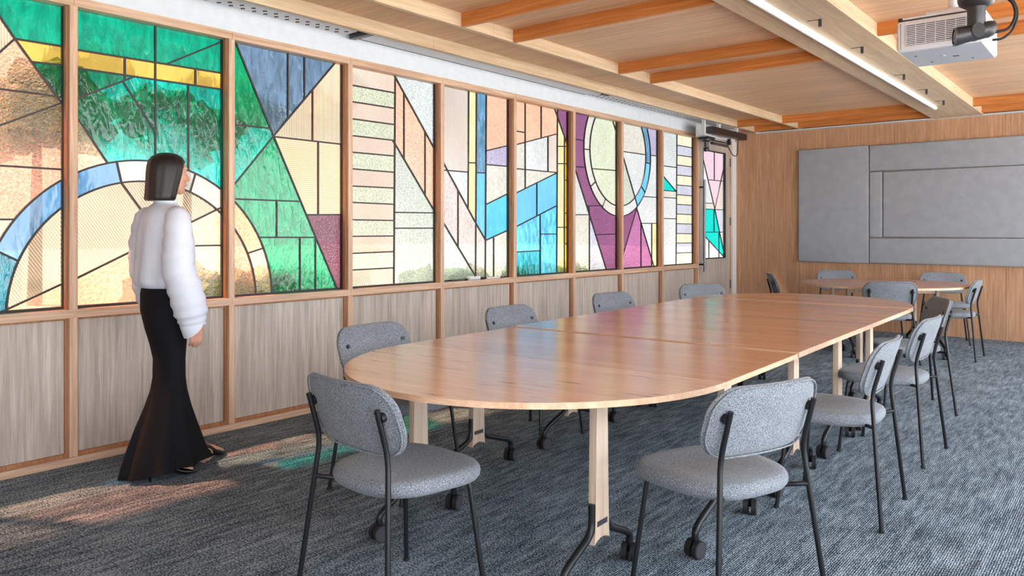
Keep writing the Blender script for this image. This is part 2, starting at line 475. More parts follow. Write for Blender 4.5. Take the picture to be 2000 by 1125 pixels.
# ---------------------------------------------------------------- stained glass drawing, metres on the glass plane (along the wall, height):
# number: (came lines, seeds that name the glass of the pane they lie in)
WIN = {
 1: ([[(0.793,3.466),(1.564,2.336),(1.791,2.025),(1.807,2.003)],[(0.793,1.411),(1.564,2.336)],[(1.564,2.336),(1.813,2.339)],[(1.65,2.226),(1.813,2.234)],[(0.793,2.062),(1.76,2.054),(1.775,2.053)],[(0.793,1.495),(1.802,2.025)],[(0.793,1.653),(1.813,1.649)],[(0.793,1.357),(1.558,1.366)],[(1.448,1.216),(1.575,1.146)],[(1.533,0.889),(1.813,1.014)]],
  [(1.718,2.523,'green'),(1.471,2.334,'ribpeach'),(1.567,2.215,'peach'),(1.731,2.285,'amber'),(1.757,2.148,'green'),(1.642,1.991,'peach'),(1.642,1.809,'peach'),(1.592,1.584,'peach'),(1.507,1.321,'peachlight'),(1.642,1.391,'blue'),(1.514,1.062,'teal'),(1.692,1.167,'ribcream'),(1.718,0.912,'peach'),(1.425,1.28,'peachlight'),(1.425,1.869,'peach'),(1.597,1.277,'blue'),(1.77,1.396,'blue'),(1.058,1.805,'peach'),(1.058,1.232,'peachlight'),(1.058,2.178,'ribpeach'),(1.058,1.456,'peach'),(1.161,2.502,'green')]),
 2: ([[(1.85,2.333),(2.798,2.343)],[(1.85,2.229),(2.798,2.236)],[(2.145,2.35),(2.145,2.216)],[(2.329,2.596),(2.329,1.717)],[(2.589,2.356),(2.589,2.225)],[(2.817,2.575),(2.405,2.343)],[(1.85,2.042),(2.201,2.231)],[(2.135,2.19),(2.424,1.775),(2.449,1.738)],[(2.541,2.251),(2.541,1.679)],[(1.85,1.988),(2.052,1.692)],[(2.098,1.713),(2.127,1.584)],[(2.589,1.669),(2.553,1.553)],[(2.123,1.596),(2.246,1.426),(2.636,0.867)],[(1.85,1.024),(2.213,1.197),(2.725,1.439)],[(2.377,1.21),(2.798,1.211)]],
  [(2.075,2.452,'green'),(2.482,2.499,'green'),(2.689,2.406,'green'),(2.017,2.277,'amber'),(2.225,2.281,'amber'),(2.449,2.269,'amber'),(2.689,2.273,'amber'),(2.017,2.202,'green'),(1.989,1.96,'teallight'),(2.225,1.926,'teallight'),(2.4,2.039,'teallight'),(2.367,1.814,'teallight'),(2.654,1.97,'teallight'),(2.465,2.111,'teallight'),(1.933,1.778,'peachlight'),(2.017,1.621,'blue'),(2.225,1.663,'cream'),(2.449,1.645,'cream'),(2.672,1.574,'cream'),(1.989,1.338,'ribcream'),(2.256,1.526,'ribcream'),(2.584,1.44,'ribcream'),(2.654,1.309,'peachlight'),(2.654,1.077,'peachlight'),(2.075,0.977,'peach'),(2.416,1.022,'peach'),(2.351,1.34,'ribcream'),(2.516,1.276,'peachlight'),(2.229,2.154,'teallight'),(2.165,2.222,'teallight'),(2.288,2.088,'teallight')]),
 3: ([[(2.873,2.563),(3.168,1.959),(3.733,0.836)],[(3.281,2.597),(3.281,2.089)],[(3.421,2.586),(3.421,2.234)],[(3.724,2.597),(3.16,1.963),(2.843,1.592)],[(3.492,2.356),(3.492,1.952)],[(3.152,1.963),(3.782,1.961)],[(3.542,1.968),(3.542,1.415)],[(2.835,2.013),(3.144,2.018)],[(2.835,1.519),(3.394,1.518)],[(3.189,1.532),(3.189,1.252)],[(3.047,1.262),(3.523,1.259)],[(3.382,1.269),(3.382,0.832)],[(3.517,1.269),(3.517,0.823)],[(3.424,1.423),(3.782,1.431)],[(2.961,1.154),(3.091,1.19)]],
  [(2.93,2.24,'green2'),(3.067,2.435,'slate'),(3.35,2.445,'slate'),(3.514,2.509,'slate'),(3.402,2.103,'ribpeach'),(3.629,2.261,'ribpeach'),(3.402,1.789,'ribpeach2'),(3.652,1.73,'ribpeach2'),(2.988,1.866,'teallight2'),(2.949,1.724,'green2'),(3.027,1.624,'green2'),(3.148,1.665,'green2'),(3.107,1.38,'green2'),(3.294,1.382,'green2'),(3.231,1.094,'green2'),(3.447,1.087,'green2'),(3.546,1.009,'green2'),(3.629,1.234,'purple'),(2.949,1.344,'amberpale'),(3.047,0.994,'peachlight'),(2.93,0.999,'peach')]),
 4: ([[(4.3,2.638),(4.293,1.725),(4.285,0.814)],[(3.823,2.422),(4.303,2.424)],[(3.823,2.296),(4.303,2.299)],[(3.823,2.165),(4.303,2.167)],[(3.823,2.036),(4.303,2.039)],[(3.823,1.909),(4.303,1.913)],[(3.823,1.782),(4.303,1.781)],[(3.823,1.65),(4.303,1.654)],[(3.823,1.525),(4.303,1.522)],[(3.823,1.392),(4.303,1.391)],[(3.823,1.265),(4.303,1.266)],[(3.823,1.134),(4.303,1.14)],[(3.823,1.007),(4.303,1.009)],[(4.296,2.559),(4.791,1.958)],[(4.396,2.444),(4.396,1.903)],[(4.285,2.027),(4.791,1.426)],[(4.637,2.145),(4.637,1.601)],[(4.28,1.457),(4.797,1.461)],[(4.28,1.329),(4.797,1.331)]],
  [(4.101,2.504,'ribpink'),(4.101,2.383,'sage'),(4.101,2.257,'ribpink'),(4.101,2.124,'sage'),(4.101,1.995,'ribpink'),(4.101,1.857,'sage'),(4.101,1.728,'ribpink'),(4.101,1.594,'sage'),(4.101,1.465,'ribpink'),(4.101,1.331,'sage'),(4.101,1.202,'ribpink'),(4.101,1.068,'sage'),(4.101,0.947,'ribpink'),(4.578,2.427,'clear'),(4.346,2.27,'peach2'),(4.519,1.993,'peach2'),(4.698,1.877,'peach2'),(4.46,1.607,'sagelight'),(4.46,1.396,'sagelight'),(4.46,1.1,'sagelight'),(4.686,1.594,'peach2')]),
 5: ([[(5.184,2.646),(5.18,2.002),(5.176,1.524)],[(5.29,2.639),(5.286,2.01),(5.276,0.801)],[(5.426,2.635),(5.421,2.021),(5.41,0.794)],[(5.169,1.92),(5.3,1.925)],[(5.273,1.836),(5.436,1.842)],[(5.407,2.043),(5.819,2.141)],[(5.407,1.92),(5.819,1.924)],[(5.407,1.547),(5.819,1.692)],[(4.898,1.834),(5.197,1.835)],[(4.81,1.964),(4.911,1.831),(5.275,1.385),(5.421,1.216)],[(5.044,1.679),(5.044,1.167)],[(4.81,1.437),(4.867,1.37),(5.315,0.851)],[(5.393,1.214),(5.819,1.338)],[(5.53,1.27),(5.53,0.788)]],
  [(5.015,2.215,'ribwhite'),(5.231,2.237,'lemon'),(5.224,1.728,'lemon'),(5.357,2.25,'bluedeep'),(5.343,1.547,'sky'),(5.575,2.321,'peach2'),(5.575,2.009,'lilac'),(5.575,1.745,'creamw'),(5.575,1.433,'azure'),(5.465,1.028,'creamw'),(5.635,1.072,'creamw'),(4.95,1.536,'pinkpale'),(5.149,1.358,'pinkpale'),(5.082,1.767,'white'),(5.217,1.082,'pinkpale'),(5.343,1.125,'pinkpale'),(5.015,1.041,'clear'),(4.841,1.878,'pinkpale')]),
 6: ([[(6.007,2.644),(6.007,1.715)],[(6.268,2.654),(6.268,2.231)],[(5.803,2.274),(6.019,2.272)],[(5.803,2.126),(6.561,2.317)],[(6.383,2.283),(6.383,1.898)],[(6.55,2.638),(6.543,1.844),(6.534,0.812)],[(5.803,1.91),(6.561,1.912)],[(5.803,1.653),(6.552,1.913)],[(6.197,1.8),(6.197,1.447)],[(5.803,1.329),(6.552,1.575)],[(6.253,1.499),(6.253,0.825)],[(6.236,1.277),(6.552,1.276)],[(5.803,1.104),(6.27,1.111)],[(6.525,2.181),(6.69,2.195)],[(6.525,2.003),(6.69,2.014)],[(6.516,1.346),(6.69,1.347)],[(6.674,2.36),(6.671,0.805)],[(6.653,1.839),(6.803,1.846)],[(6.653,1.494),(6.803,1.497)],[(6.653,1.176),(6.803,1.174)],[(6.453,2.636),(6.774,2.143)]],
  [(5.93,2.359,'peach2'),(5.93,2.21,'peach2'),(6.126,2.38,'peach2'),(6.383,2.408,'peach2'),(5.93,2.035,'creamw'),(6.193,2.055,'white'),(6.462,2.102,'ribwhite'),(5.93,1.811,'creamw'),(6.21,1.852,'creamw'),(6.043,1.565,'sky'),(6.383,1.679,'sky'),(6.043,1.263,'sky2'),(6.383,1.392,'sky2'),(6.043,0.986,'teal2'),(6.383,1.053,'sky2'),(6.607,2.246,'lemon'),(6.607,2.113,'lemon'),(6.607,1.687,'lemon'),(6.607,1.101,'lemon'),(6.709,2.014,'amber2'),(6.709,1.664,'amber2'),(6.709,1.341,'amber2'),(6.709,1.046,'amber2'),(6.653,2.491,'purple2'),(6.699,2.228,'amber2'),(6.699,2.104,'amber2'),(6.699,1.422,'amber2'),(6.525,2.556,'peach2')]),
 7: ([[(6.822,2.288),(7.051,2.288)],[(6.822,1.993),(7.071,1.999)],[(6.822,2.054),(6.873,1.965),(7.147,1.486),(7.535,0.799)],[(7.076,1.583),(7.406,1.592)],[(6.822,1.481),(7.167,1.487)],[(7.131,1.589),(7.147,1.489),(7.147,0.811)],[(7.249,1.267),(7.779,1.276)],[(7.026,2.197),(7.172,2.197)],[(7.152,1.786),(7.28,1.862)],[(7.401,1.565),(7.481,1.685)],[(7.187,1.994),(7.779,2.005)],[(7.601,2.611),(7.779,2.323)]],
  [(6.938,2.414,'purple2'),(6.938,2.139,'purple2'),(7.086,1.761,'purple2'),(7.395,1.43,'purple2'),(7.502,1.084,'purple2'),(7.106,2.375,'creamw'),(7.106,1.985,'creamw'),(7.29,1.713,'creamw'),(7.612,1.549,'creamw'),(7.449,2.236,'sage2'),(7.449,1.834,'sage2'),(7.7,2.522,'lemon'),(6.938,1.699,'white'),(6.987,1.204,'creamw'),(7.239,1.089,'lilacpale'),(7.116,1.538,'purple2')]),
 8: ([[(7.779,2.235),(8.4,2.238)],[(7.779,2.294),(7.875,2.146),(8.208,1.575)],[(8.357,2.144),(8.528,2.133)],[(8.264,1.86),(8.388,1.766)],[(8.476,2.24),(8.763,2.244)],[(8.325,1.727),(8.763,1.729)],[(8.264,1.402),(8.763,1.406)],[(8.537,1.418),(8.537,0.812)],[(8.178,1.595),(7.779,0.901)],[(8.166,1.589),(8.631,0.808)],[(8.273,1.453),(8.273,0.822)]],
  [(8.07,2.41,'creamw'),(8.251,2.118,'white'),(7.952,1.857,'sagelight'),(8.313,2.246,'bluedeep'),(8.426,1.974,'sky'),(8.276,1.718,'sky'),(7.952,1.545,'white'),(8.592,2.395,'lilac'),(8.566,2.013,'white'),(8.502,1.569,'white'),(8.4,1.317,'white'),(8.605,1.19,'lemon'),(7.952,1.376,'purple2'),(8.13,1.255,'purple3'),(8.35,1.13,'purple3'),(8.451,2.376,'bluedeep'),(8.553,0.906,'lemon')]),
 9: ([[(9.206,2.682),(9.203,2.316),(9.177,0.72)],[(9.149,2.426),(9.773,2.428)],[(9.149,2.296),(9.773,2.304)],[(9.149,2.168),(9.773,2.173)],[(9.149,2.037),(9.773,2.043)],[(9.149,1.909),(9.773,1.911)],[(9.149,1.783),(9.773,1.781)],[(9.149,1.657),(9.773,1.655)],[(9.149,1.532),(9.773,1.528)],[(9.149,1.407),(9.773,1.401)],[(9.149,1.279),(9.773,1.271)],[(9.149,1.152),(9.773,1.15)],[(9.149,1.023),(9.773,1.02)],[(8.737,2.133),(9.234,2.134)],[(8.763,2.04),(9.22,1.804)],[(8.737,1.824),(9.22,1.822)],[(8.737,1.734),(9.234,1.735)],[(8.737,1.468),(9.22,1.468)]],
  [(9.036,2.368,'clear'),(9.036,2.007,'white'),(8.939,1.885,'tealbright'),(9.008,1.776,'creamw'),(9.008,1.613,'white'),(9.008,1.187,'white'),(9.424,2.482,'lemon2'),(9.424,2.36,'lilacpale'),(9.424,2.238,'lemon2'),(9.424,2.11,'lilacpale'),(9.424,1.974,'lemon2'),(9.424,1.846,'lilacpale'),(9.424,1.717,'lemon2'),(9.424,1.589,'lilacpale'),(9.424,1.467,'lemon2'),(9.424,1.338,'lilacpale'),(9.424,1.217,'lemon2'),(9.424,1.081,'lilacpale'),(9.424,0.96,'lemon2')]),
 10: ([[(10.251,2.467),(10.251,2.008)],[(10.038,2.019),(10.491,2.024)],[(9.862,2.358),(10.263,1.63),(10.64,0.863)],[(10.658,2.397),(10.27,1.621)],[(9.783,1.688),(10.236,1.699)],[(9.783,1.613),(10.72,1.612)],[(10.243,1.635),(10.243,1.283)],[(9.783,1.296),(10.72,1.295)],[(9.783,1.319),(9.874,1.276),(10.685,0.887)],[(10.405,1.312),(10.405,1.0)],[(10.077,1.192),(10.077,0.823)]],
  [(10.104,2.206,'pinkpale2'),(10.405,2.226,'pinkpale2'),(10.253,1.893,'pinkpale2'),(9.974,1.952,'white'),(10.544,1.905,'pinkpale'),(10.006,1.657,'creamw'),(10.071,1.461,'tealbright'),(10.303,1.427,'tealbright'),(10.509,1.466,'lilacpale'),(10.17,1.248,'tealbright'),(10.474,1.137,'tealbright'),(10.006,1.037,'white'),(10.337,0.959,'white'),(10.544,1.173,'pinkpale'),(10.337,1.68,'pinkpale')]),
}
XW = -4.635            # face of the timber framing of the left wall
XG = -4.705            # glass plane
YB = 10.92             # back wall
XR = 0.95              # window wall opposite the stained glass
YN = -3.2              # wall behind the camera
Z_SOF = 2.716          # underside of the timber ceiling grid
Z_PAN = 2.81           # ceiling boards
BAY0, BAY = 1.855, 0.981
POSTS = {0: 1.855, 1: 2.826, 2: 3.808, 3: 4.799, 4: 5.790, 5: 6.779, 6: 7.756, 7: 8.7225, 8: 9.703}
post_r = lambda i: POSTS.get(i, BAY0 + BAY * i)           # far edge of post i
PW = 0.042

# circles of the drawing: centre y, z, outer and inner radius, windows they cross
CIRC = [((2.274, 0.856), 0.8755, 0.750, (1, 2, 3)), ((7.773, 2.213), 0.735, 0.616, (7, 8))]

def arrangement(segs):
    n = len(segs)
    cuts = [[0.0, 1.0] for _ in segs]
    for i in range(n):
        (ax, ay), (bx, by) = segs[i]
        for j in range(i + 1, n):
            (cx, cy), (dx, dy) = segs[j]
            if max(ax, bx) < min(cx, dx) - 1e-6 or max(cx, dx) < min(ax, bx) - 1e-6 or max(ay, by) < min(cy, dy) - 1e-6 or max(cy, dy) < min(ay, by) - 1e-6:
                continue
            r = (bx - ax, by - ay); s = (dx - cx, dy - cy)
            k = r[0] * s[1] - r[1] * s[0]
            if abs(k) < 1e-12:
                continue
            t = ((cx - ax) * s[1] - (cy - ay) * s[0]) / k
            u = ((cx - ax) * r[1] - (cy - ay) * r[0]) / k
            if -1e-7 <= t <= 1 + 1e-7 and -1e-7 <= u <= 1 + 1e-7:
                cuts[i].append(min(1, max(0, t))); cuts[j].append(min(1, max(0, u)))
    P, key = [], {}
    def node(x, y):
        for dx in (-1, 0, 1):
            for dy in (-1, 0, 1):
                q = (round(x / 0.0015) + dx, round(y / 0.0015) + dy)
                if q in key and math.hypot(P[key[q]][0] - x, P[key[q]][1] - y) < 0.0015:
                    return key[q]
        P.append((x, y))
        key[(round(x / 0.0015), round(y / 0.0015))] = len(P) - 1
        return len(P) - 1
    E_ = set()
    for (a, b), cs in zip(segs, cuts):
        ids = []
        for t in sorted(cs):
            k = node(a[0] + (b[0] - a[0]) * t, a[1] + (b[1] - a[1]) * t)
            if not ids or ids[-1] != k:
                ids.append(k)
        for p, q in zip(ids[:-1], ids[1:]):
            if p != q:
                E_.add((min(p, q), max(p, q)))
    adj = {}
    for p, q in E_:
        adj.setdefault(p, set()).add(q); adj.setdefault(q, set()).add(p)
    stack = [v for v in adj if len(adj[v]) == 1]
    while stack:
        v = stack.pop()
        if len(adj[v]) != 1:
            continue
        w_ = adj[v].pop(); adj[w_].discard(v)
        if len(adj[w_]) == 1:
            stack.append(w_)
    order = {v: sorted(ns, key=lambda k: math.atan2(P[k][1] - P[v][1], P[k][0] - P[v][0])) for v, ns in adj.items() if ns}
    seen, faces = set(), []
    for u in order:
        for v in order[u]:
            if (u, v) in seen:
                continue
            loop, a, b = [], u, v
            while (a, b) not in seen:
                seen.add((a, b)); loop.append(a)
                o_ = order[b]
                a, b = b, o_[(o_.index(a) - 1) % len(o_)]
            ar = sum(P[loop[i]][0] * P[loop[(i + 1) % len(loop)]][1] - P[loop[(i + 1) % len(loop)]][0] * P[loop[i]][1] for i in range(len(loop))) / 2
            if ar > 1.5e-4:
                faces.append([P[k] for k in loop])
    edges = [(P[a], P[b]) for a in order for b in order[a] if a < b]
    return faces, edges

def inside(p, poly):
    c, n = False, len(poly)
    for i in range(n):
        (x0, y0), (x1, y1) = poly[i], poly[(i + 1) % n]
        if (y0 > p[1]) != (y1 > p[1]) and p[0] < (x1 - x0) * (p[1] - y0) / (y1 - y0) + x0:
            c = not c
    return c

def glaze(root, num, rect, xg, came=0.0105):
    y0, y1, z0, z1 = rect
    lines, seeds = WIN[num]
    segs = []
    reach = 0.10
    for l in lines:
        l = list(l)
        for e, nx in ((0, 1), (-1, -2)):           # run every came on into its neighbour or the frame
            p, q = Vector(l[e]), Vector(l[nx])
            d = (p - q).normalized()
            k = 0.028
            for c_, lim in ((0, y0), (0, y1), (1, z0), (1, z1)):
                if abs(d[c_]) > 1e-6:
                    t_ = (lim - p[c_]) / d[c_]
                    if 0 <= t_ < reach:
                        k = max(k, t_ + 0.01)
                        break
            l[e] = tuple(p + d * k)
        segs += [(a, b) for a, b in zip(l[:-1], l[1:])]
    for (cy, cz), R, r, wins in CIRC:
        if num in wins:
            for rad in (R, r):
                pts = [(cy + rad * math.cos(2 * math.pi * k / 96), cz + rad * math.sin(2 * math.pi * k / 96)) for k in range(97)]
                segs += [(a, b) for a, b in zip(pts[:-1], pts[1:]) if max(a[0], b[0]) > y0 - .02 and min(a[0], b[0]) < y1 + .02 and max(a[1], b[1]) > z0 - .02 and min(a[1], b[1]) < z1 + .02]
    rc = [(y0, z0), (y1, z0), (y1, z1), (y0, z1)]
    segs += [(rc[i], rc[(i + 1) % 4]) for i in range(4)]
    faces, edges = arrangement(segs)
    fl = []
    for f in faces:
        cy = sum(p[0] for p in f) / len(f); cz = sum(p[1] for p in f) / len(f)
        ok = all(y0 - 1e-3 <= p[0] <= y1 + 1e-3 and z0 - 1e-3 <= p[1] <= z1 + 1e-3 for p in f)
        if ok:
            fl.append(f)
    for f in fl:
        kind = None
        for sy, sz, k in seeds:
            if inside((sy, sz), f):
                kind = k
                break
        if kind is None:
            cy = sum(p[0] for p in f) / len(f); cz = sum(p[1] for p in f) / len(f)
            kind = min(seeds, key=lambda s: math.hypot(s[0] - cy, s[1] - cz))[2]
        bm = BM()
        prism(bm, f, xg - 0.003, xg + 0.003, lambda u, v, w: (w, u, v))
        o = obj('pane', bm, list(GLASS_TEX[kind]), root)
        for p in o.data.polygons:
            p.material_index = 0 if p.center.x > xg + 0.0025 else 1
    bm = BM()
    for a, b in edges:
        m_ = ((a[0] + b[0]) / 2, (a[1] + b[1]) / 2)
        if not (y0 - .001 < m_[0] < y1 + .001 and z0 - .001 < m_[1] < z1 + .001):
            continue
        d = Vector((0, b[0] - a[0], b[1] - a[1])); d.normalize()
        obox(bm, Vector((xg, a[0], a[1])) - d * 0.003, Vector((xg, b[0], b[1])) + d * 0.003, came, 0.014 + 0.0012 * random.random(), up=Vector((1, 0, 0)))
    tag(obj('lead_came', bm, LEAD, root), 'dark lead strips between the coloured panes')

# ---------------------------------------------------------------- floor
f = obj('floor', B(-4.9, XR + 0.1, YN - 0.1, YB + 0.1, -0.12, 0.0), CARPET)
tag(f, 'blue-grey woven carpet with pale flecks', kind='structure')

# ---------------------------------------------------------------- left wall: timber framing, panels, bulkhead
wl = empty('wall_left', (XW, 4.5, 0))
tag(wl, 'oak framed wall with limed panels below the stained glass', kind='structure')
inv = Matrix.Translation((-XW, -4.5, 0))
def wl_obj(name, bm, mat, sm=None):
    bmesh.ops.transform(bm, matrix=inv, verts=bm.verts[:])
    return obj(name, bm, mat, wl, sm)
Y_END = post_r(8) - 0.02
N0 = -5
for i in range(N0, 9):
    yr = post_r(i)
    wl_obj('post', B(XW - 0.075, XW, yr - PW, yr, 0.042, 2.562, 0.002), OAK_V)
for i in range(N0, 8):
    a, b = post_r(i), post_r(i + 1) - PW
    wl_obj('panel', B(XW - 0.06, XW - 0.045, a, b, 0.05, 0.822), PANEL)
    bm = BM()
    for (u0, u1, w0, w1) in ((a, b, 0.042, 0.062), (a, b, 0.806, 0.8185), (a, a + 0.014, 0.062, 0.806), (b - 0.014, b, 0.062, 0.806)):
        box(bm, XW - 0.05, XW - 0.028, u0, u1, w0, w1, 0.001)
    wl_obj('bead', bm, BEAD)
wl_obj('base_rail', B(XW - 0.08, XW, post_r(N0) - PW, post_r(8), 0.0, 0.041, 0.002), OAK_Y)
for i in range(N0, 8):
    a, b = post_r(i), post_r(i + 1)
    wl_obj('sill_rail', B(XW - 0.085, XW + 0.002, a - PW / 2 + 0.001, b - PW / 2 - 0.001, 0.819, 0.866, 0.002), OAK_Y)
    wl_obj('head_rail', B(XW - 0.085, XW + 0.002, a - PW / 2 + 0.001, b - PW / 2 - 0.001, 2.561, 2.613, 0.002), OAK_Y)
wl_obj('bulkhead', B(XW - 0.12, XW - 0.004, post_r(N0), YB, 2.613, 2.95), WHITE)
wl_obj('wall_end', B(XW - 0.12, XW - 0.0, 10.80, YB, 0.0, 2.613), WHITE)
wl_obj('near_wall', B(XW - 0.12, XW, YN, post_r(N0) - PW, 0.0, 2.95), WHITE)

# ---------------------------------------------------------------- stained glass windows
for n in range(1, 10):
    a, b = post_r(n - 2), post_r(n - 1) - PW
    w = empty('window_%d' % n, (0, 0, 0))
    tag(w, ['stained glass bay with a peach field and blue arc beside a green corner', 'stained glass bay with a green field above a cream half circle behind the walking person', 'stained glass bay with a slate blue wedge, green field and peach ribs', 'stained glass bay with a ladder of pale ribbed strips', 'stained glass bay with yellow and blue upright strips', 'stained glass bay with a sky blue slanted block and amber border', 'stained glass bay with the near half of the pale circle on purple', 'stained glass bay with the far half of the pale circle and a blue rim', 'stained glass bay with a ladder of white and lemon strips and a teal triangle'][n - 1], kind='structure')
    bm = BM()
    for (u0, u1, w0, w1) in ((a, b, 0.866, 0.878), (a, b, 2.588, 2.612), (a, a + 0.012, 0.878, 2.588), (b - 0.016, b, 0.878, 2.588)):
        box(bm, XG - 0.012, XG + 0.014, u0, u1, w0, w1)
    tag(obj('gasket', bm, GASKET, w), 'black glazing gasket')
    bm = BM()
    for (u0, u1, w0, w1) in ((a, a + 0.010, 0.867, 2.56), (b - 0.012, b, 0.867, 2.56)):
        box(bm, XG + 0.016, XG + 0.046, u0, u1, w0, w1, 0.001)
    obj('stop', bm, BEAD, w)
    glaze(w, n, (a + 0.010, b - 0.012, 0.876, 2.592), XG)
for k, i in enumerate(range(N0, -1)):
    a, b = post_r(i), post_r(i + 1) - PW
    w = empty('window_%d' % (20 + k), (0, 0, 0))
    tag(w, 'plain glazed bay beside the camera', kind='structure')
    o = obj('pane', B(XG - 0.003, XG + 0.003, a, b, 0.87, 2.60), list(GLASS_TEX['peachlight']), w)

# ---------------------------------------------------------------- glazed door in the left wall
dr = empty('door_1', (0, 0, 0))
tag(dr, 'pale oak door with a tall stained glass light and a long steel pull', kind='structure')
DY0, DY1 = post_r(8), 10.74
gy0, gy1, gz0, gz1 = 9.855, 10.59, 0.925, 2.425
DX = XW - 0.01
obj('stile', B(DX - 0.045, DX, DY0 + 0.002, gy0, 0.01, 2.60, 0.002), PANEL, dr)
obj('stile', B(DX - 0.045, DX, gy1, DY1, 0.01, 2.60, 0.002), PANEL, dr)
obj('rail', B(DX - 0.045, DX, gy0, gy1, gz1, 2.60), PANEL, dr)
obj('rail', B(DX - 0.045, DX, gy0, gy1, 0.01, gz0), PANEL, dr)
bm = BM()
for (u0, u1, w0, w1) in ((gy0, gy1, gz0, gz0 + 0.012), (gy0, gy1, gz1 - 0.012, gz1), (gy0, gy0 + 0.012, gz0, gz1), (gy1 - 0.014, gy1, gz0, gz1)):
    box(bm, DX - 0.04, DX + 0.003, u0, u1, w0, w1)
obj('gasket', bm, GASKET, dr)
glaze(dr, 10, (gy0 + 0.01, gy1 - 0.012, gz0 + 0.010, gz1 - 0.010), DX - 0.02, 0.010)
ph = empty('pull_handle', (0, 0, 0), 0, dr)
obj('bar', cyl(BM(), (DX + 0.075, 9.74, 0.76), (DX + 0.075, 9.74, 2.0), 0.016), CHROME, ph, 40)
for z in (0.86, 1.90):
    obj('standoff', cyl(BM(), (DX, 9.74, z), (DX + 0.075, 9.74, z), 0.012), BLACK, ph, 40)
obj('lock', cyl(BM(), (DX, 9.69, 1.05), (DX + 0.008, 9.69, 1.05), 0.02), CHROME, dr, 40)
for z in (2.3, 1.45, 0.55):
    obj('hinge', cyl(BM(), (DX + 0.006, DY1, z - 0.06), (DX + 0.006, DY1, z + 0.06), 0.009), DGREY, dr, 40)
obj('jamb', B(XW - 0.08, XW, DY1 + 0.002, 10.80, 0, 2.61), OAK_V, dr)
obj('transom', B(XW - 0.08, XW, DY0, 10.80, 2.602, 2.613), OAK_Y, dr)

# ---------------------------------------------------------------- back wall
wb = empty('wall_back', (0, YB, 0))
tag(wb, 'oak veneered end wall with upright grain', kind='structure')
ed = [XW + 0.0, -3.712, -2.49, -1.27, -0.05, XR]
for a, b in zip(ed[:-1], ed[1:]):
    obj('veneer_sheet', B(a + 0.0015, b - 0.0015, 0.0, 0.02, 0.0, 2.95, 0.001), BACK, wb)
obj('backing', B(XW - 0.1, XR, 0.02, 0.12, -0.05, 2.95), SLOT, wb)
t_ = obj('trim_1', B(-4.30, XR, YB - 0.10, YB - 0.002, 2.703, 2.716), CEILW)
tag(t_, 'white metal strip between timber ceiling and end wall', kind='structure')
t_ = obj('trim_2', B(XW - 0.001, XW + 0.012, YB - 0.14, YB - 0.001, 0.0, 2.61), CEILW)
tag(t_, 'white corner strip beside the door', kind='structure')

# ---------------------------------------------------------------- window wall beside the camera, wall behind the camera (outside the frame)
wr = empty('wall_right', (XR, 4, 0))
tag(wr, 'daylight window wall opposite the stained glass', kind='structure')
for k in range(9):
    y = YN + k * (YB - YN) / 8
    obj('column', B(0.0, 0.2, y - 4 - 0.05, y - 4 + 0.05, 0.0, 2.95), WHITE, wr)
obj('upstand', B(0.0, 0.2, YN - 4, YB - 4, 0.0, 0.12), WHITE, wr)
obj('lintel', B(0.0, 0.2, YN - 4, YB - 4, 2.72, 2.95), WHITE, wr)
tag(obj('wall_near', B(XW - 0.1, XR + 0.2, YN - 0.1, YN, 0.0, 2.95), WHITE), 'white wall behind the camera', kind='structure')

# ---------------------------------------------------------------- timber ceiling
ce = empty('ceiling', (0, 0, 0))
tag(ce, 'oak ceiling of boards, planks and beams with a white service strip', kind='structure')
L1, L2, L3a, L3b = -4.30, -3.69, -2.03, -1.49
PL = [-2.2, -1.6, -0.1, 0.5, 1.90, 2.48, 3.95, 4.52, 6.02, 6.60, 10.10, 10.70]
seams = [YN, -1.0, 1.2, 3.0, 4.95, 5.6, 7.42, 8.2, 9.3, YB]
for a, b in ((L1, L2), (L2 + 0.03, L3a), (L3b, XR)):
    for s0, s1 in zip(seams[:-1], seams[1:]):
        obj('board', B(a, b, s0 + 0.0015, s1 - 0.0015, Z_PAN, Z_PAN + 0.015), CEIL_X, ce)
obj('sun_block_slab', B(-5.2, XR + 0.4, YN - 0.2, YB + 0.2, 2.951, 3.15), WHITE, ce)  # unseen slab added above the ceiling to block the sun
jn = [YN, 0.6, 4.3, 7.0, YB]
for s0, s1 in zip(jn[:-1], jn[1:]):
    obj('edge_plank', B(L1, L1 + 0.035, s0, s1 - 0.002, Z_SOF, Z_PAN + 0.13), CEIL_BEAM, ce)
    obj('edge_plank', B(L2, L2 + 0.035, s0, s1 - 0.002, Z_SOF, Z_PAN), CEIL_BEAM, ce)
jn = [YN, 0.4, 3.0, 6.55, 9.0, YB - 0.1]
for s0, s1 in zip(jn[:-1], jn[1:]):
    obj('beam', B(L3a, L3b, s0, s1 - 0.002, Z_SOF - 0.012, Z_PAN, 0.002), CEIL_BEAM, ce)
for y in PL:
    obj('plank', B(L2 + 0.035, L3a, y, y + 0.035, Z_SOF, Z_PAN, 0.001), CEIL_PLANK, ce)
    obj('plank', B(L3b, XR, y, y + 0.035, Z_SOF, Z_PAN, 0.001), CEIL_PLANK, ce)
for y in PL[-2:]:
    obj('plank', B(L1 + 0.035, L2, y, y + 0.035, Z_SOF, Z_PAN, 0.001), CEIL_PLANK, ce)
for y in (5.27, 6.26, 7.59, 8.52, 9.37):
    bm = BM()
    x = -1.655
    box(bm, x - 0.085, x, y, y + 0.006, Z_SOF - 0.015, Z_SOF - 0.011)
    box(bm, x - 0.010, x + 0.010, y - 0.005, y + 0.005, Z_SOF - 0.062, Z_SOF - 0.011)
    obj('hook', bm, DGREY, ce)
obj('service_strip', B(XW, L1 + 0.02, YN, YB, 2.785, 2.80), CEILW, ce)
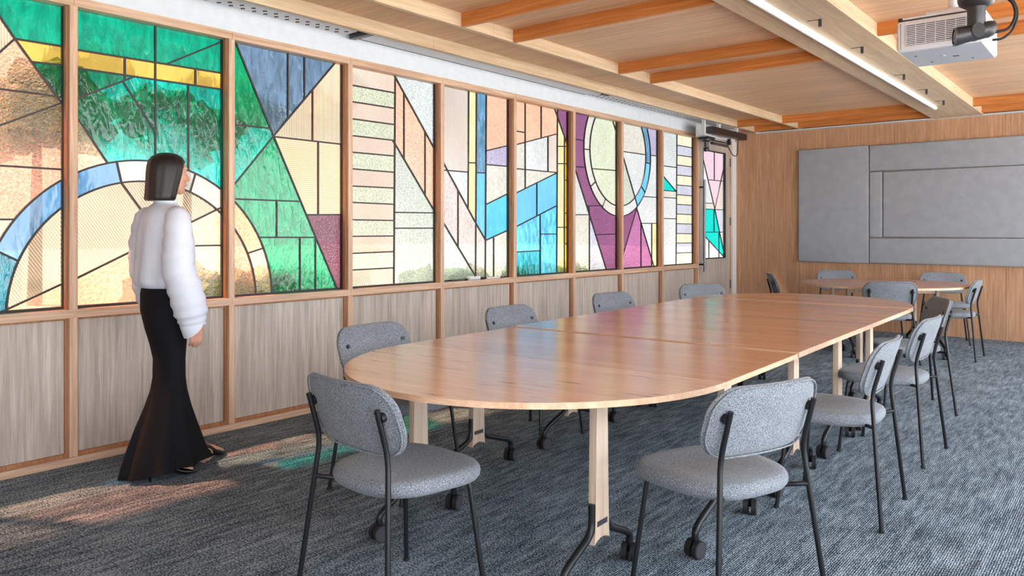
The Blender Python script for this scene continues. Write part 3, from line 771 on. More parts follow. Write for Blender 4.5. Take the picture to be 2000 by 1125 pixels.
# perforated and plain metal trays in the service strip
def tray(y0, y1, holes):
    g = empty('tray', (XW, y0, 2.77), 0, ce)
    obj('tray_plate', B(0.004, 0.155, 0.0, y1 - y0, -0.004, 0.008, 0.001), CEILW, g)
    if holes:
        bm = BM()
        k = int((y1 - y0) / 0.085)
        for r, x in enumerate((0.045, 0.105)):
            for i in range(k):
                y = 0.05 + i * 0.085 + r * 0.042
                box(bm, x - 0.018, x + 0.018, y - 0.004, y + 0.004, -0.0055, -0.0035)
                box(bm, x - 0.006, x + 0.006, y - 0.014, y + 0.014, -0.0056, -0.0035)
        tag(obj('slots', bm, SLOT, g), kind='stuff')
    else:
        obj('joint', B(-0.002, 0.006, 0, y1 - y0, -0.006, 0.01), SLOT, g)
tray(0.0, 1.6, True); tray(1.7, 3.72, True); tray(3.85, 6.95, False); tray(7.0, YB - 0.25, True)
obj('bracket', B(XW + 0.03, L1, 3.75, 3.80, 2.74, 2.79), DGREY, ce)
obj('bracket', B(XW + 0.16, XW + 0.19, 7.02, 7.14, 2.755, 2.785), DGREY, ce)
# ---------------------------------------------------------------- chairs
def cushion(bm, outline, prof, fn):
    """outline: 2D loop; prof: list of (inset 0..1 scale, height); fn(u,v,h)->xyz"""
    R = []
    for s, h in prof:
        R.append([bm.verts.new(fn(u * s, v * s, h)) for u, v in outline])
    n = len(outline)
    for a, b in zip(R[:-1], R[1:]):
        for k in range(n):
            bm.faces.new((a[k], a[(k + 1) % n], b[(k + 1) % n], b[k]))
    for ring, rev in ((R[0], True), (R[-1], False)):
        c = bm.verts.new(sum((v.co for v in ring), Vector()) / n)
        for k in range(n):
            bm.faces.new((ring[k], ring[(k + 1) % n], c) if not rev else (ring[(k + 1) % n], ring[k], c))
    return bm

def rrect(hw, hh, r, n=8):
    pts = []
    for cx, cy, a0 in ((hw - r, hh - r, 0), (-hw + r, hh - r, 90), (-hw + r, -hh + r, 180), (hw - r, -hh + r, 270)):
        for k in range(n + 1):
            a = math.radians(a0 + 90 * k / n)
            pts.append((cx + r * math.cos(a), cy + r * math.sin(a)))
    # extra points on straight runs keep the curved mapping smooth
    out = []
    for i, p in enumerate(pts):
        q = pts[(i + 1) % len(pts)]
        out.append(p)
        d = math.hypot(q[0] - p[0], q[1] - p[1])
        if d > 0.04:
            m = int(d / 0.03)
            for j in range(1, m):
                out.append((p[0] + (q[0] - p[0]) * j / m, p[1] + (q[1] - p[1]) * j / m))
    return out

RT = 0.0095
def back_map(u, v, h):
    """backrest surface: u across, v up from its middle, h forward; leans back and wraps forward at the sides"""
    lean = 0.315
    y = -0.229 - v * lean + 0.62 * u * u + h
    z = 0.690 + v * 0.955 + h * 0.25
    return (u, y, z)

def make_chair():
    r = empty('chair')
    # seat
    pts = []
    for k in range(56):
        a = 2 * math.pi * k / 56
        c, s = math.cos(a), math.sin(a)
        e = 2 / 2.9
        x = abs(c) ** e * math.copysign(1, c) * 0.240
        y = abs(s) ** e * math.copysign(1, s) * 0.232
        x *= 1.0 + 0.10 * (y / 0.232)
        pts.append((x, y))
    prof = [(0.70, 0.428), (0.88, 0.431), (0.955, 0.438), (0.990, 0.449), (1.0, 0.461), (0.992, 0.473), (0.965, 0.483), (0.91, 0.489), (0.78, 0.490), (0.55, 0.486), (0.3, 0.483)]
    obj('seat', cushion(BM(), pts, prof, lambda u, v, h: (u, v + 0.015, h - 0.012 + 0.012 * max(0, -abs(v) + 0.1))), CHAIR, r, 60)
    # backrest
    ol = rrect(0.252, 0.128, 0.098)
    T = 0.018
    prof = [(s, -T * (1 - s ** 6) ** 0.5 if s < 1 else 0.0) for s in (0.3, 0.6, 0.8, 0.9, 0.955, 0.985)] + [(1.0, 0.0)] + [(s, T * (1 - s ** 6) ** 0.5) for s in (0.985, 0.955, 0.9, 0.8, 0.6, 0.3)]
    b = obj('backrest', cushion(BM(), ol, prof, back_map), CHAIR, r, 70)
    pp = [back_map(u * 0.975, v * 0.975, -T * 0.78) for u, v in ol]
    obj('piping', tube(BM(), pp, 0.0032, 6, closed=True), CHAIR, b, 60)
    for s in (-1, 1):
        p = Vector(back_map(s * 0.196, 0.026, T))
        nf = Vector((-s * 0.24, 1, 0.28)).normalized()
        obj('button', cyl(BM(), p - nf * 0.006, p + nf * 0.004, 0.011, 14), BLACK, b, 40)
    for s in (-1, 1):
        top = (s * 0.196, -0.254, 0.735)
        pts = fillet([(s * 0.262, -0.262, 0.0), (s * 0.195, -0.208, 0.572), top], 0.05)
        obj('leg', tube(BM(), pts, RT, 12), BLACK, r, 50)
        pts = fillet([(s * 0.222, 0.203, 0.0), (s * 0.178, 0.162, 0.423), (s * 0.10, 0.12, 0.425)], 0.035)
        obj('leg', tube(BM(), pts, RT, 12), BLACK, r, 50)
        q = Vector(back_map(s * 0.196, 0.026, -T))
        obj('back_bracket', cyl(BM(), q + Vector((0, 0.004, 0)), q + Vector((0, -0.012, -0.004)), 0.0175, 16), BLACK, r, 40)
        obj('side_bar', tube(BM(), [(s * 0.211, -0.221, 0.436), (s * 0.13, -0.16, 0.428), (s * 0.10, 0.12, 0.425)], RT * 0.9, 10), BLACK, r, 50)
        obj('foot_pad', cyl(BM(), (s * 0.262, -0.262, 0.0), (s * 0.2615, -0.2615, 0.012), RT * 1.25, 12), RUBBER, r, 40)
        obj('foot_pad', cyl(BM(), (s * 0.222, 0.203, 0.0), (s * 0.2218, 0.2028, 0.012), RT * 1.25, 12), RUBBER, r, 40)
    obj('cross_bar', tube(BM(), [(-0.13, -0.16, 0.428), (0.13, -0.16, 0.428)], RT * 0.9, 10), BLACK, r, 50)
    obj('seat_plate', B(-0.15, 0.15, -0.12, 0.14, 0.4165, 0.421), BLACK, r)
    return r

CHAIRS = [
    (-2.057, 1.909, 85.7, 'grey wool chair seen from behind at the near rounded table end'),
    (-1.173, 2.598, 159.7, 'large grey wool chair in the foreground with its backrest to the camera'),
    (-1.148, 3.864, 182.3, 'first grey wool chair along the long side, behind the large foreground chair'),
    (-1.189, 5.017, 177.6, 'second grey wool chair along the long side, behind the large foreground chair'),
    (-1.376, 6.365, 207.0, 'turned grey wool chair at the far corner of the long table'),
    (-2.934, 2.738, 2.8, 'nearest grey wool chair on the stained glass side of the long table'),
    (-3.012, 3.969, -0.8, 'second grey wool chair from the camera on the stained glass side'),
    (-3.089, 5.336, -7.5, 'third grey wool chair from the camera on the stained glass side'),
    (-3.02, 6.668, -31.5, 'farthest grey wool chair of the stained glass side, near the glazed door'),
    (-2.90, 10.13, -51.0, 'grey wool chair behind the round table, near the left padded wall panel'),
    (-1.80, 10.30, -72.0, 'grey wool chair behind the round table, close under the middle padded wall panel'),
    (-1.553, 9.18, 180.0, 'brightly lit grey wool chair at the side of the round table, farthest right'),
    (-2.027, 8.514, 114.6, 'grey wool chair between the long table and the round table, seen from behind'),
    (-3.19, 9.14, 28.0, 'grey wool chair seen edge on beside the round table, nearest the door'),
]
ch0 = make_chair()
for i, (x, y, a, lab) in enumerate(CHAIRS):
    c = ch0 if i == 0 else copy_tree(ch0)
    c.location = (x, y, 0)
    c.rotation_euler = (0, 0, math.radians(a - 90))
    tag(c, lab, 'chair', 'grey wool chairs with black tube legs')

# ---------------------------------------------------------------- tables
ZT, TT = 0.74, 0.022
def castor(parent, p, yaw):
    c = empty('castor', p, yaw, parent)
    for s in (-1, 1):
        obj('wheel', cyl(BM(), (s * 0.008, 0, 0.036), (s * 0.028, 0, 0.036), 0.036, 24), RUBBER, c, 40)
        obj('wheel_cap', cyl(BM(), (s * 0.028, 0, 0.036), (s * 0.030, 0, 0.036), 0.031, 24), DGREY, c, 40)
    obj('fork', tube(BM(), [(0, 0.012, 0.034), (0, 0.004, 0.070), (0, 0.0, 0.090)], [0.010, 0.014, 0.013], 12), BLACK, c, 50)

def t_leg(parent, x, y, half):
    """oak upright standing across two splayed steel feet with castors, local to the table"""
    l = empty('leg', (x, y, 0), 0, parent)
    w = 0.043
    prof = [(-w, 0.712), (-w, 0.20), (-0.060, 0.155), (-0.050, 0.150), (-0.02, 0.176), (0.02, 0.176), (0.050, 0.150), (0.060, 0.155), (w, 0.20), (w, 0.712)]
    obj('upright', prism(BM(), prof, -0.015, 0.015, lambda u, v, k: (k, u, v), 0.006), LEG_OAK, l, 50)
    for s in (-1, 1):
        pts = fillet([(0, s * (w + 0.004), 0.300), (0, s * (w + 0.004), 0.195), (0, s * (half - 0.035), 0.128), (0, s * half, 0.105), (0, s * half, 0.075)], 0.05, 6)
        obj('foot', tube(BM(), pts, 0.0145, 12), BLACK, l, 50)
        castor(l, (0, s * half, 0), 0.25 * s)
    for s in (-1, 1):
        obj('badge', B(s * 0.0152 - 0.001, s * 0.0152 + 0.001, -0.036, 0.036, 0.215, 0.235), DGREY, l)
    return l

def table_top(poly, mat, parent, up=0.0):
    o = obj('table_top', prism(BM(), poly, ZT - TT, ZT + up, None, 0.0012), [mat, TABLE_EDGE], parent)
    for p in o.data.polygons:
        p.material_index = 0 if p.normal.z > 0.7 else 1
    return o

def beam_under(parent, x0, x1, y):
    obj('under_beam', B(x0, x1, y - 0.016, y + 0.016, 0.655, ZT - TT - 0.001, 0.002), LEG_OAK, parent)

TAB_Y0, TAB_ROT = 2.735, math.radians(1.6)
AX = Vector((-math.sin(TAB_ROT), math.cos(TAB_ROT), 0))
ORG = Vector((-2.035, TAB_Y0, 0))
HWD = 0.828
def table_at(dist, label, ):
    p = ORG + AX * dist
    return tag(empty('table', p, TAB_ROT), label, 'table', 'oak meeting tables on castors')
semi = lambda sgn, dep: [(HWD * math.cos(a), sgn * dep * math.sin(a)) for a in [math.pi * k / 48 for k in range(49)]]
t1 = table_at(-0.0015, 'half round oak table end nearest the camera')
table_top([(x, y) for x, y in semi(-1, 0.875)][::-1], TABLE_K, t1)
t_leg(t1, -0.475, -0.295, 0.235); t_leg(t1, 0.455, -0.295, 0.235)
beam_under(t1, -0.475, 0.455, -0.295)
t2 = table_at(0.0010, 'narrow rectangular oak table between the near half round end and the long table')
table_top([(-HWD, 0), (HWD, 0), (HWD, 0.842), (-HWD, 0.842)], TABLE, t2)
t_leg(t2, -0.74, 0.42, 0.30); t_leg(t2, 0.65, 0.42, 0.30)
beam_under(t2, -0.74, 0.65, 0.42)
t3 = table_at(0.8640, 'long rectangular oak table in the middle of the row')
LT = 2.56
table_top([(-HWD, 0), (HWD, 0), (HWD, LT), (-HWD, LT)], TABLE, t3, 0.004)
for y in (0.45, 1.28, 2.07):
    t_leg(t3, -0.72, y, 0.29); t_leg(t3, 0.66, y, 0.29)
    beam_under(t3, -0.72, 0.66, y)
t4 = table_at(0.8640 + LT + 0.016, 'half round oak table end farthest from the camera, before the round table')
table_top([(x, y) for x, y in semi(1, 0.90)], TABLE, t4, 0.007)
t_leg(t4, -0.46, 0.32, 0.235); t_leg(t4, 0.40, 0.32, 0.235)
beam_under(t4, -0.46, 0.40, 0.32)
t5 = tag(empty('table', (-2.22, 9.17, 0), math.radians(30)), 'round oak table before the grey padded wall panels', 'table', 'oak meeting tables on castors')
for sg in (1, -1):
    table_top([(0.84 * math.cos(math.pi * k / 40), sg * (0.001 + 0.84 * math.sin(math.pi * k / 40))) for k in range(41)][::sg], TABLE, t5)
for yy in (-0.33, 0.33):
    t_leg(t5, -0.44, yy, 0.235); t_leg(t5, 0.44, yy, 0.235)
    beam_under(t5, -0.44, 0.44, yy)

# ---------------------------------------------------------------- padded panels on the end wall
def pad(x0, x1, z0, z1, label):
    bm = B(x0 + 0.003, x1 - 0.003, YB - 0.055, YB - 0.0005, z0 + 0.003, z1 - 0.003)
    bmesh.ops.bevel(bm, geom=[e for e in bm.edges if all(v.co.y < YB - 0.03 for v in e.verts)], offset=0.02, segments=4, profile=0.55, affect='EDGES')
    tag(obj('wall_panel', bm, ACOUSTIC, None, 50), label, 'wall panel', 'grey padded panels on the end wall')
pad(-3.712, -2.79, 0.884, 2.435, 'tall grey padded wall panel nearest the glazed door')
pad(-2.79, 0.4, 2.085, 2.435, 'long grey padded strip along the top of the panel group')
pad(-2.79, -2.625, 1.224, 2.085, 'narrow upright grey padded strip inside the panel group')
pad(-2.625, 0.4, 1.224, 2.085, 'wide middle grey padded panel framed by the strips')
pad(-2.79, 0.4, 0.884, 1.224, 'long grey padded strip along the bottom of the panel group')
# ---------------------------------------------------------------- tube light under the wide beam
tl = tag(empty('tube_light', (-1.80, 1.2, 2.68)), 'long white tube light under the wide ceiling beam', 'light')
TLEN = 9.72 - 1.2
obj('diffuser', cyl(BM(), (0, 0.03, 0), (0, TLEN - 0.03, 0), 0.021, 20), TUBEM, tl, 40)
obj('mount_rail', B(-0.012, 0.012, 0.02, TLEN - 0.02, 0.018, 0.0235), CEILW, tl)
for y in (0.0, TLEN - 0.03):
    obj('end_cap', cyl(BM(), (0, y, 0), (0, y + 0.03, 0), 0.0225, 20), PLASTIC, tl, 40)

# ---------------------------------------------------------------- projector
pj = tag(empty('projector', (-0.84, 4.87, 2.28)), 'white projector with a slatted vent hanging from the ceiling', 'projector')
bm = B(-0.205, 0.205, -0.24, 0.24, 0.0, 0.165)
bmesh.ops.bevel(bm, geom=bm.edges[:], offset=0.012, segments=3, profile=0.5, affect='EDGES')
obj('body', bm, PLASTIC, pj, 40)
obj('base_cover', B(-0.195, 0.195, -0.228, 0.228, -0.004, 0.001, 0.001), PLASTIC_G, pj)
vg = empty('vent', (0, -0.24, 0), 0, pj)
obj('vent_recess', B(-0.16, 0.13, -0.002, 0.0, 0.028, 0.142), SLOT, vg)
for k in range(12):
    z = 0.030 + k * 0.0097
    obj('slat', B(-0.16, 0.13, -0.0055, -0.001, z, z + 0.0052), PLASTIC, vg)
for k in range(7):
    x = -0.16 + k * 0.0475
    obj('divider', B(x, x + 0.003, -0.006, -0.0015, 0.028, 0.142), PLASTIC, vg)
obj('seam', B(-0.187, -0.185, -0.2412, -0.2395, 0.012, 0.152), SLOT, pj)
bm = BM()
for a in range(7):
    for b in range(12):
        box(bm, 0.2045, 0.206, -0.17 + a * 0.03, -0.155 + a * 0.03, 0.03 + b * 0.009, 0.034 + b * 0.009)
obj('side_grille', bm, SLOT, pj)
for x, y in ((-0.10, 0.12), (0.10, 0.14), (-0.14, -0.10)):
    obj('screw', cyl(BM(), (x, y, -0.007), (x, y, -0.002), 0.006, 12), DGREY, pj, 40)
obj('foot', cyl(BM(), (-0.02, -0.02, -0.008), (-0.02, -0.02, -0.002), 0.013, 16), PLASTIC_G, pj, 40)
obj('printed_mark', B(0.02, 0.05, 0.02, 0.045, -0.0052, -0.0038), DGREY, pj)
obj('top_gap', B(-0.19, 0.19, -0.2, 0.2, 0.163, 0.176), RUBBER, pj)
obj('mount_plate', B(-0.20, 0.20, -0.22, 0.22, 0.176, 0.186, 0.002), PLASTIC, pj)
obj('mount_knob', cyl(BM(), (-0.19, -0.21, 0.166), (-0.19, -0.21, 0.186), 0.014, 14), RUBBER, pj, 40)
obj('mount_arm', cyl(BM(), (-0.10, -0.02, 0.222), (0.16, -0.02, 0.222), 0.030, 20), PLASTIC, pj, 40)
obj('pole', cyl(BM(), (0.02, 0.05, 0.18), (0.02, 0.05, 0.53), 0.025, 20), PLASTIC, pj, 40)

# ---------------------------------------------------------------- dome cameras
PTZM = plain('camera_housing', lin(42, 40, 44), 0.35)
def ptz(loc, k, yaw, label, drop):
    c = tag(empty('conference_camera', loc, yaw), label, 'camera')
    obj('mount_post', cyl(BM(), (0, 0.02 * k, 0.0), (0, 0.02 * k, drop), 0.016 * k, 16), PTZM, c, 40)
    obj('base', loft(BM(), [[(r * math.cos(2 * math.pi * i / 28), r * math.sin(2 * math.pi * i / 28), z * k) for i in range(28)] for r, z in ((0.050 * k, -0.055), (0.075 * k, -0.04), (0.082 * k, -0.02), (0.082 * k, 0.0))]), PTZM, c, 50)
    obj('neck', loft(BM(), [[(r * math.cos(2 * math.pi * i / 24), r * math.sin(2 * math.pi * i / 24), z * k) for i in range(24)] for r, z in ((0.030 * k, -0.205), (0.040 * k, -0.185), (0.040 * k, -0.08), (0.044 * k, -0.045))]), PTZM, c, 50)
    h = empty('head', (0, 0, -0.175 * k), 0, c)
    obj('barrel', loft(BM(), [[(x * k, r * k * math.cos(2 * math.pi * i / 24), r * k * math.sin(2 * math.pi * i / 24) + x * k * 0.18) for i in range(24)] for r, x in ((0.022, 0.085), (0.036, 0.075), (0.041, 0.05), (0.041, -0.04), (0.046, -0.075), (0.046, -0.09))]), PTZM, h, 50)
    obj('lens_ring', loft(BM(), [[(x * k, r * k * math.cos(2 * math.pi * i / 24), r * k * math.sin(2 * math.pi * i / 24) + x * k * 0.18) for i in range(24)] for r, x in ((0.046, -0.09), (0.044, -0.098), (0.036, -0.098))], False), CHROME, h, 50)
    obj('lens', loft(BM(), [[(x * k, r * k * math.cos(2 * math.pi * i / 24), r * k * math.sin(2 * math.pi * i / 24) + x * k * 0.18) for i in range(24)] for r, x in ((0.038, -0.092), (0.024, -0.097), (0.006, -0.099))]), LENS, h, 50)
    for s in (-1, 1):
        obj('yoke', loft(BM(), [[(0.028 * k * math.cos(2 * math.pi * i / 16), s * 0.044 * k + dy * k, 0.036 * k * math.sin(2 * math.pi * i / 16)) for i in range(16)] for dy in (-0.004, 0.004)]), PTZM, h, 50)
    return c
ptz((-0.635, 4.40, 2.455), 1.0, 0.35, 'dark grey dome camera hanging in front of the white projector', 0.36)
pts = fillet([(-0.56, 4.42, 2.27), (-0.50, 4.44, 2.28), (-0.475, 4.46, 2.35), (-0.49, 4.46, 2.42), (-0.56, 4.46, 2.47)], 0.06, 6)
tag(obj('cable', tube(BM(), pts, 0.007, 8), RUBBER, None, 50), 'black cable looping from the camera back up to the projector', 'cable')
pts = fillet([(-0.57, 4.42, 2.235), (-0.53, 4.43, 2.235), (-0.49, 4.45, 2.27), (-0.465, 4.47, 2.36), (-0.50, 4.47, 2.45), (-0.57, 4.48, 2.48)], 0.06, 6)
tag(obj('cable', tube(BM(), pts, 0.006, 8), RUBBER, None, 50), 'second black cable hanging lower behind the dome camera', 'cable')

# ---------------------------------------------------------------- bracket, bar speaker and camera over the door
XA = -4.36
br = tag(empty('ceiling_bracket', (XA, 9.25, 2.45)), 'white hanging bracket over the glazed door', 'bracket')
obj('drop_post', B(-0.02, 0.02, 0.0, 0.035, 0.03, 0.335), PLASTIC, br)
obj('shelf_plate', B(-0.09, 0.06, 0.0, 0.62, 0.07, 0.078), PLASTIC, br)
obj('back_plate', B(-0.10, -0.09, 0.0, 0.62, 0.07, 0.24), PLASTIC, br)
obj('tray', B(-0.05, 0.09, -0.03, 0.16, 0.035, 0.06), RUBBER, br)
obj('rod', cyl(BM(), (0.03, 0.16, 0.035), (0.03, 0.74, 0.035), 0.009, 10), RUBBER, br, 40)
obj('rod', cyl(BM(), (0.04, 0.17, -0.005), (0.04, 0.66, -0.005), 0.020, 12), DGREY, br, 40)
obj('rod_clip', B(0.01, 0.05, 0.70, 0.75, 0.02, 0.10), RUBBER, br)
sb = tag(empty('bar_speaker', (XA + 0.02, 9.40, 2.575)), 'long black bar speaker over the glazed door', 'speaker')
obj('housing', B(-0.05, 0.05, 0.0, 1.10, 0.0, 0.085, 0.008), plain('speaker_black', lin(40, 30, 32), 0.35), sb)
obj('end_cap', B(-0.046, 0.046, -0.012, 0.001, 0.004, 0.081, 0.004), DGREY, sb)
obj('hanger', B(-0.02, 0.02, 0.25, 0.29, 0.084, 0.21), PLASTIC, sb)
obj('hanger', B(-0.02, 0.02, 0.82, 0.86, 0.084, 0.21), PLASTIC, sb)
ptz((XA + 0.02, 9.30, 2.488), 0.72, 1.9, 'small black camera under the white bracket over the door', 0.02)
pts = fillet([(XA + 0.04, 9.92, 2.44), (XA + 0.05, 10.08, 2.32), (XA + 0.05, 10.22, 2.34), (XA + 0.04, 10.26, 2.58)], 0.10, 8)
tag(obj('cable', tube(BM(), pts, 0.006, 8), RUBBER, None, 50), 'black cable loop below the bar speaker by the door', 'cable')

# ---------------------------------------------------------------- things on the window sill
sx_ = -4.672
zs = 0.866
def sill_thing(name, label, cat):
    return tag(empty(name, (sx_, 0, zs)), label, cat)
m1 = sill_thing('marker_pen', 'black marker pen lying on the sill below the yellow and blue glass', 'pen')
obj('barrel', cyl(BM(), (0, 4.93, 0.010), (0, 5.09, 0.010), 0.009, 12), DGREY, m1, 40)
obj('cap', cyl(BM(), (0, 5.09, 0.010), (0, 5.13, 0.010), 0.010, 12), RUBBER, m1, 40)
m2 = sill_thing('whiteboard_eraser', 'white eraser block lying on the sill between the dark pens', 'eraser')
obj('block', B(-0.022, 0.022, 5.145, 5.285, 0.008, 0.034, 0.003), PLASTIC, m2)
obj('pad', B(-0.021, 0.021, 5.147, 5.283, 0.0, 0.008), ACOUSTIC, m2)
m3 = sill_thing('pen_cap', 'short dark pen cap on the sill beside the white eraser', 'cap')
obj('tip', cyl(BM(), (0, 5.30, 0.011), (0, 5.365, 0.011), 0.0105, 12), RUBBER, m3, 40)
obj('clip', B(-0.002, 0.002, 5.31, 5.36, 0.020, 0.025), DGREY, m3)
m4 = sill_thing('marker_pen', 'slim white marker pen on the sill farthest along the bay', 'pen')
obj('barrel', cyl(BM(), (0, 5.40, 0.009), (0, 5.58, 0.009), 0.008, 12), PLASTIC, m4, 40)
obj('cap', cyl(BM(), (0, 5.58, 0.009), (0, 5.63, 0.009), 0.0088, 12), DGREY, m4, 40)

# ---------------------------------------------------------------- outside
GRASS = plain('lawn', lin(126, 138, 96), 0.9, noise=0.2)
PAVE = plain('pale_paving', lin(182, 180, 175), 0.9, noise=0.1)
LEAF = plain('tree_leaves', lin(96, 122, 78), 0.7, noise=0.4)
BARK = plain('tree_bark', lin(84, 68, 54), 0.9, noise=0.2)
tag(obj('ground', B(-70, 40, -40, 70, -0.35, -0.15), PAVE), 'pale ground outside the building', kind='structure')
def leafy(bm, c, r, seed, n=2):
    rnd = random.Random(seed)
    q = bmesh.ops.create_icosphere(bm, subdivisions=3, radius=1.0)
    off = Vector((rnd.random() * 50, rnd.random() * 50, rnd.random() * 50))
    for v in q['verts']:
        d = 1 + 0.55 * mnoise.noise(v.co * 2.2 + off) + 0.3 * mnoise.noise(v.co * 6 + off)
        v.co = Vector(c) + Vector((v.co.x * r[0], v.co.y * r[1], v.co.z * r[2])) * d
    return bm
def tree(x, y, h, w, label, seed):
    t = tag(empty('tree', (x, y, -0.15)), label, 'tree', 'trees outside the stained glass')
    obj('trunk', tube(BM(), [(0, 0, 0), (0.05, 0.02, h * 0.5), (0, 0.05, h * 0.75)], [0.14, 0.10, 0.06], 10), BARK, t, 50)
    bm = BM()
    rnd = random.Random(seed)
    for k in range(7):
        a = rnd.random() * 6.28
        leafy(bm, (math.cos(a) * w * 0.5, math.sin(a) * w * 0.5, h * (0.66 + 0.26 * rnd.random())), (w * 0.45, w * 0.45, h * 0.09), seed * 10 + k)
    obj('crown', bm, LEAF, t)
tree(-17, 6.0, 4.9, 1.5, 'dark tree seen dimly through the green glass behind the person', 3)
tree(-19, 10.2, 5.0, 1.7, 'dark tree seen dimly through the slate blue glass', 5)
tree(-16, 3.1, 3.0, 0.8, 'dark tree seen dimly through the peach glass nearest the camera', 9)
def hedge(x, y0, y1, h, label, seed):
    bm = BM()
    n = max(2, int((y1 - y0) / 0.5))
    for k in range(n):
        leafy(bm, (x, y0 + (k + 0.5) * (y1 - y0) / n, h * 0.45 - 0.15), (0.4, 0.42, h * 0.5), seed + k)
    tag(obj('shrub', bm, LEAF), label, 'shrub', 'shrubs outside the stained glass')
hedge(-8.0, 7.6, 9.1, 0.95, 'low shrub seen through the foot of the pale ladder glass', 21)
hedge(-8.6, 10.6, 12.6, 0.9, 'low shrub seen through the foot of the sky blue glass', 41)
hedge(-9.0, 4.2, 6.2, 1.0, 'low shrub seen through the foot of the green glass', 61)
# ---------------------------------------------------------------- person walking along the glass
SKIN = plain('skin', lin(196, 146, 124), 0.55, noise=0.02)
HAIR = wood('dark_hair', lin(34, 27, 26), lin(11, 9, 9), 2, 0.38, 3.5, 0.5, 0.4)
LIPS = plain('lips', lin(150, 76, 74), 0.5)
EYEW = plain('eye_white', lin(225, 222, 218), 0.3)
BLOUSE = plain('white_blouse', lin(206, 211, 224), 0.8, 0.0, 0.2)
SKIRT = plain('black_cloth', lin(20, 20, 24), 0.85, 0.0, 0.15)
PATENT = plain('black_patent', lin(14, 14, 16), 0.12, 0.0, 0.8)

_US = {}
def usphere(seg):
    if seg not in _US:
        rings = seg // 2 + 1
        V = [(0, 0, 1)]
        for i in range(1, rings):
            t = math.pi * i / rings
            V += [(math.sin(t) * math.cos(2 * math.pi * j / seg), math.sin(t) * math.sin(2 * math.pi * j / seg), math.cos(t)) for j in range(seg)]
        V.append((0, 0, -1))
        F = [(0, 1 + j, 1 + (j + 1) % seg) for j in range(seg)]
        for i in range(rings - 2):
            o_ = 1 + i * seg
            F += [(o_ + j, o_ + seg + j, o_ + seg + (j + 1) % seg, o_ + (j + 1) % seg) for j in range(seg)]
        l_ = 1 + (rings - 2) * seg
        F += [(l_ + j, len(V) - 1, l_ + (j + 1) % seg) for j in range(seg)]
        _US[seg] = (V, F)
    return _US[seg]

def blob(bm, p, r, seg=14):
    r = r if isinstance(r, (tuple, list)) else (r, r, r)
    V, F = usphere(seg)
    vs = [bm.verts.new((v[0] * r[0] + p[0], v[1] * r[1] + p[1], v[2] * r[2] + p[2])) for v in V]
    for f_ in F:
        bm.faces.new([vs[i] for i in f_])

def limb(bm, pts, rs):
    for (p, r), (q, s) in zip(zip(pts[:-1], rs[:-1]), zip(pts[1:], rs[1:])):
        p, q = Vector(p), Vector(q)
        n = max(2, int((q - p).length / (min(r, s) * 0.55)))
        for k in range(n + 1):
            t = k / n
            blob(bm, p.lerp(q, t), r + (s - r) * t, 12)

def remeshed(bm, voxel, it):
    me = bpy.data.meshes.new('tmp')
    bm.to_mesh(me)
    bm.free()
    o = bpy.data.objects.new('tmp', me)
    C.objects.link(o)
    m = o.modifiers.new('r', 'REMESH'); m.mode = 'VOXEL'; m.voxel_size = voxel
    s = o.modifiers.new('s', 'SMOOTH'); s.iterations = it; s.factor = 0.5
    dg = bpy.context.evaluated_depsgraph_get()
    dg.update()
    out = bpy.data.meshes.new_from_object(o.evaluated_get(dg))
    bpy.data.objects.remove(o, do_unlink=True)
    for p in out.polygons:
        p.use_smooth = True
    return out

pe = tag(empty('person', (-4.09, 2.08, 0)), 'person in white blouse and long black flared skirt walking along the glass', 'person')
bm = BM()
limb(bm, [(0, 0, 0.92), (0, 0, 1.05), (0, 0, 1.25), (0, -0.01, 1.36)], [0.095, 0.085, 0.100, 0.085])
limb(bm, [(-0.160, -0.02, 1.370), (0, -0.01, 1.385), (0.160, -0.02, 1.370)], [0.042, 0.05, 0.042])
limb(bm, [(0, -0.012, 1.42), (0, 0.012, 1.54)], [0.050, 0.046])
# head
blob(bm, (0, 0.020, 1.622), (0.073, 0.094, 0.098), 24)
blob(bm, (0, 0.045, 1.575), (0.058, 0.066, 0.075), 24)
blob(bm, (0, 0.083, 1.525), (0.026, 0.024, 0.022), 16)
limb(bm, [(0, 0.108, 1.625), (0, 0.121, 1.602), (0, 0.127, 1.588)], [0.009, 0.011, 0.0125])
limb(bm, [(-0.011, 0.114, 1.584), (0.011, 0.114, 1.584)], [0.009, 0.009])
limb(bm, [(-0.045, 0.093, 1.645), (0, 0.104, 1.640), (0.045, 0.093, 1.645)], [0.010, 0.010, 0.010])
limb(bm, [(-0.016, 0.100, 1.556), (0.016, 0.100, 1.556)], [0.011, 0.011])
for s in (-1, 1):
    blob(bm, (s * 0.042, 0.078, 1.590), (0.024, 0.024, 0.024))
    blob(bm, (s * 0.068, 0.018, 1.600), (0.008, 0.018, 0.030))
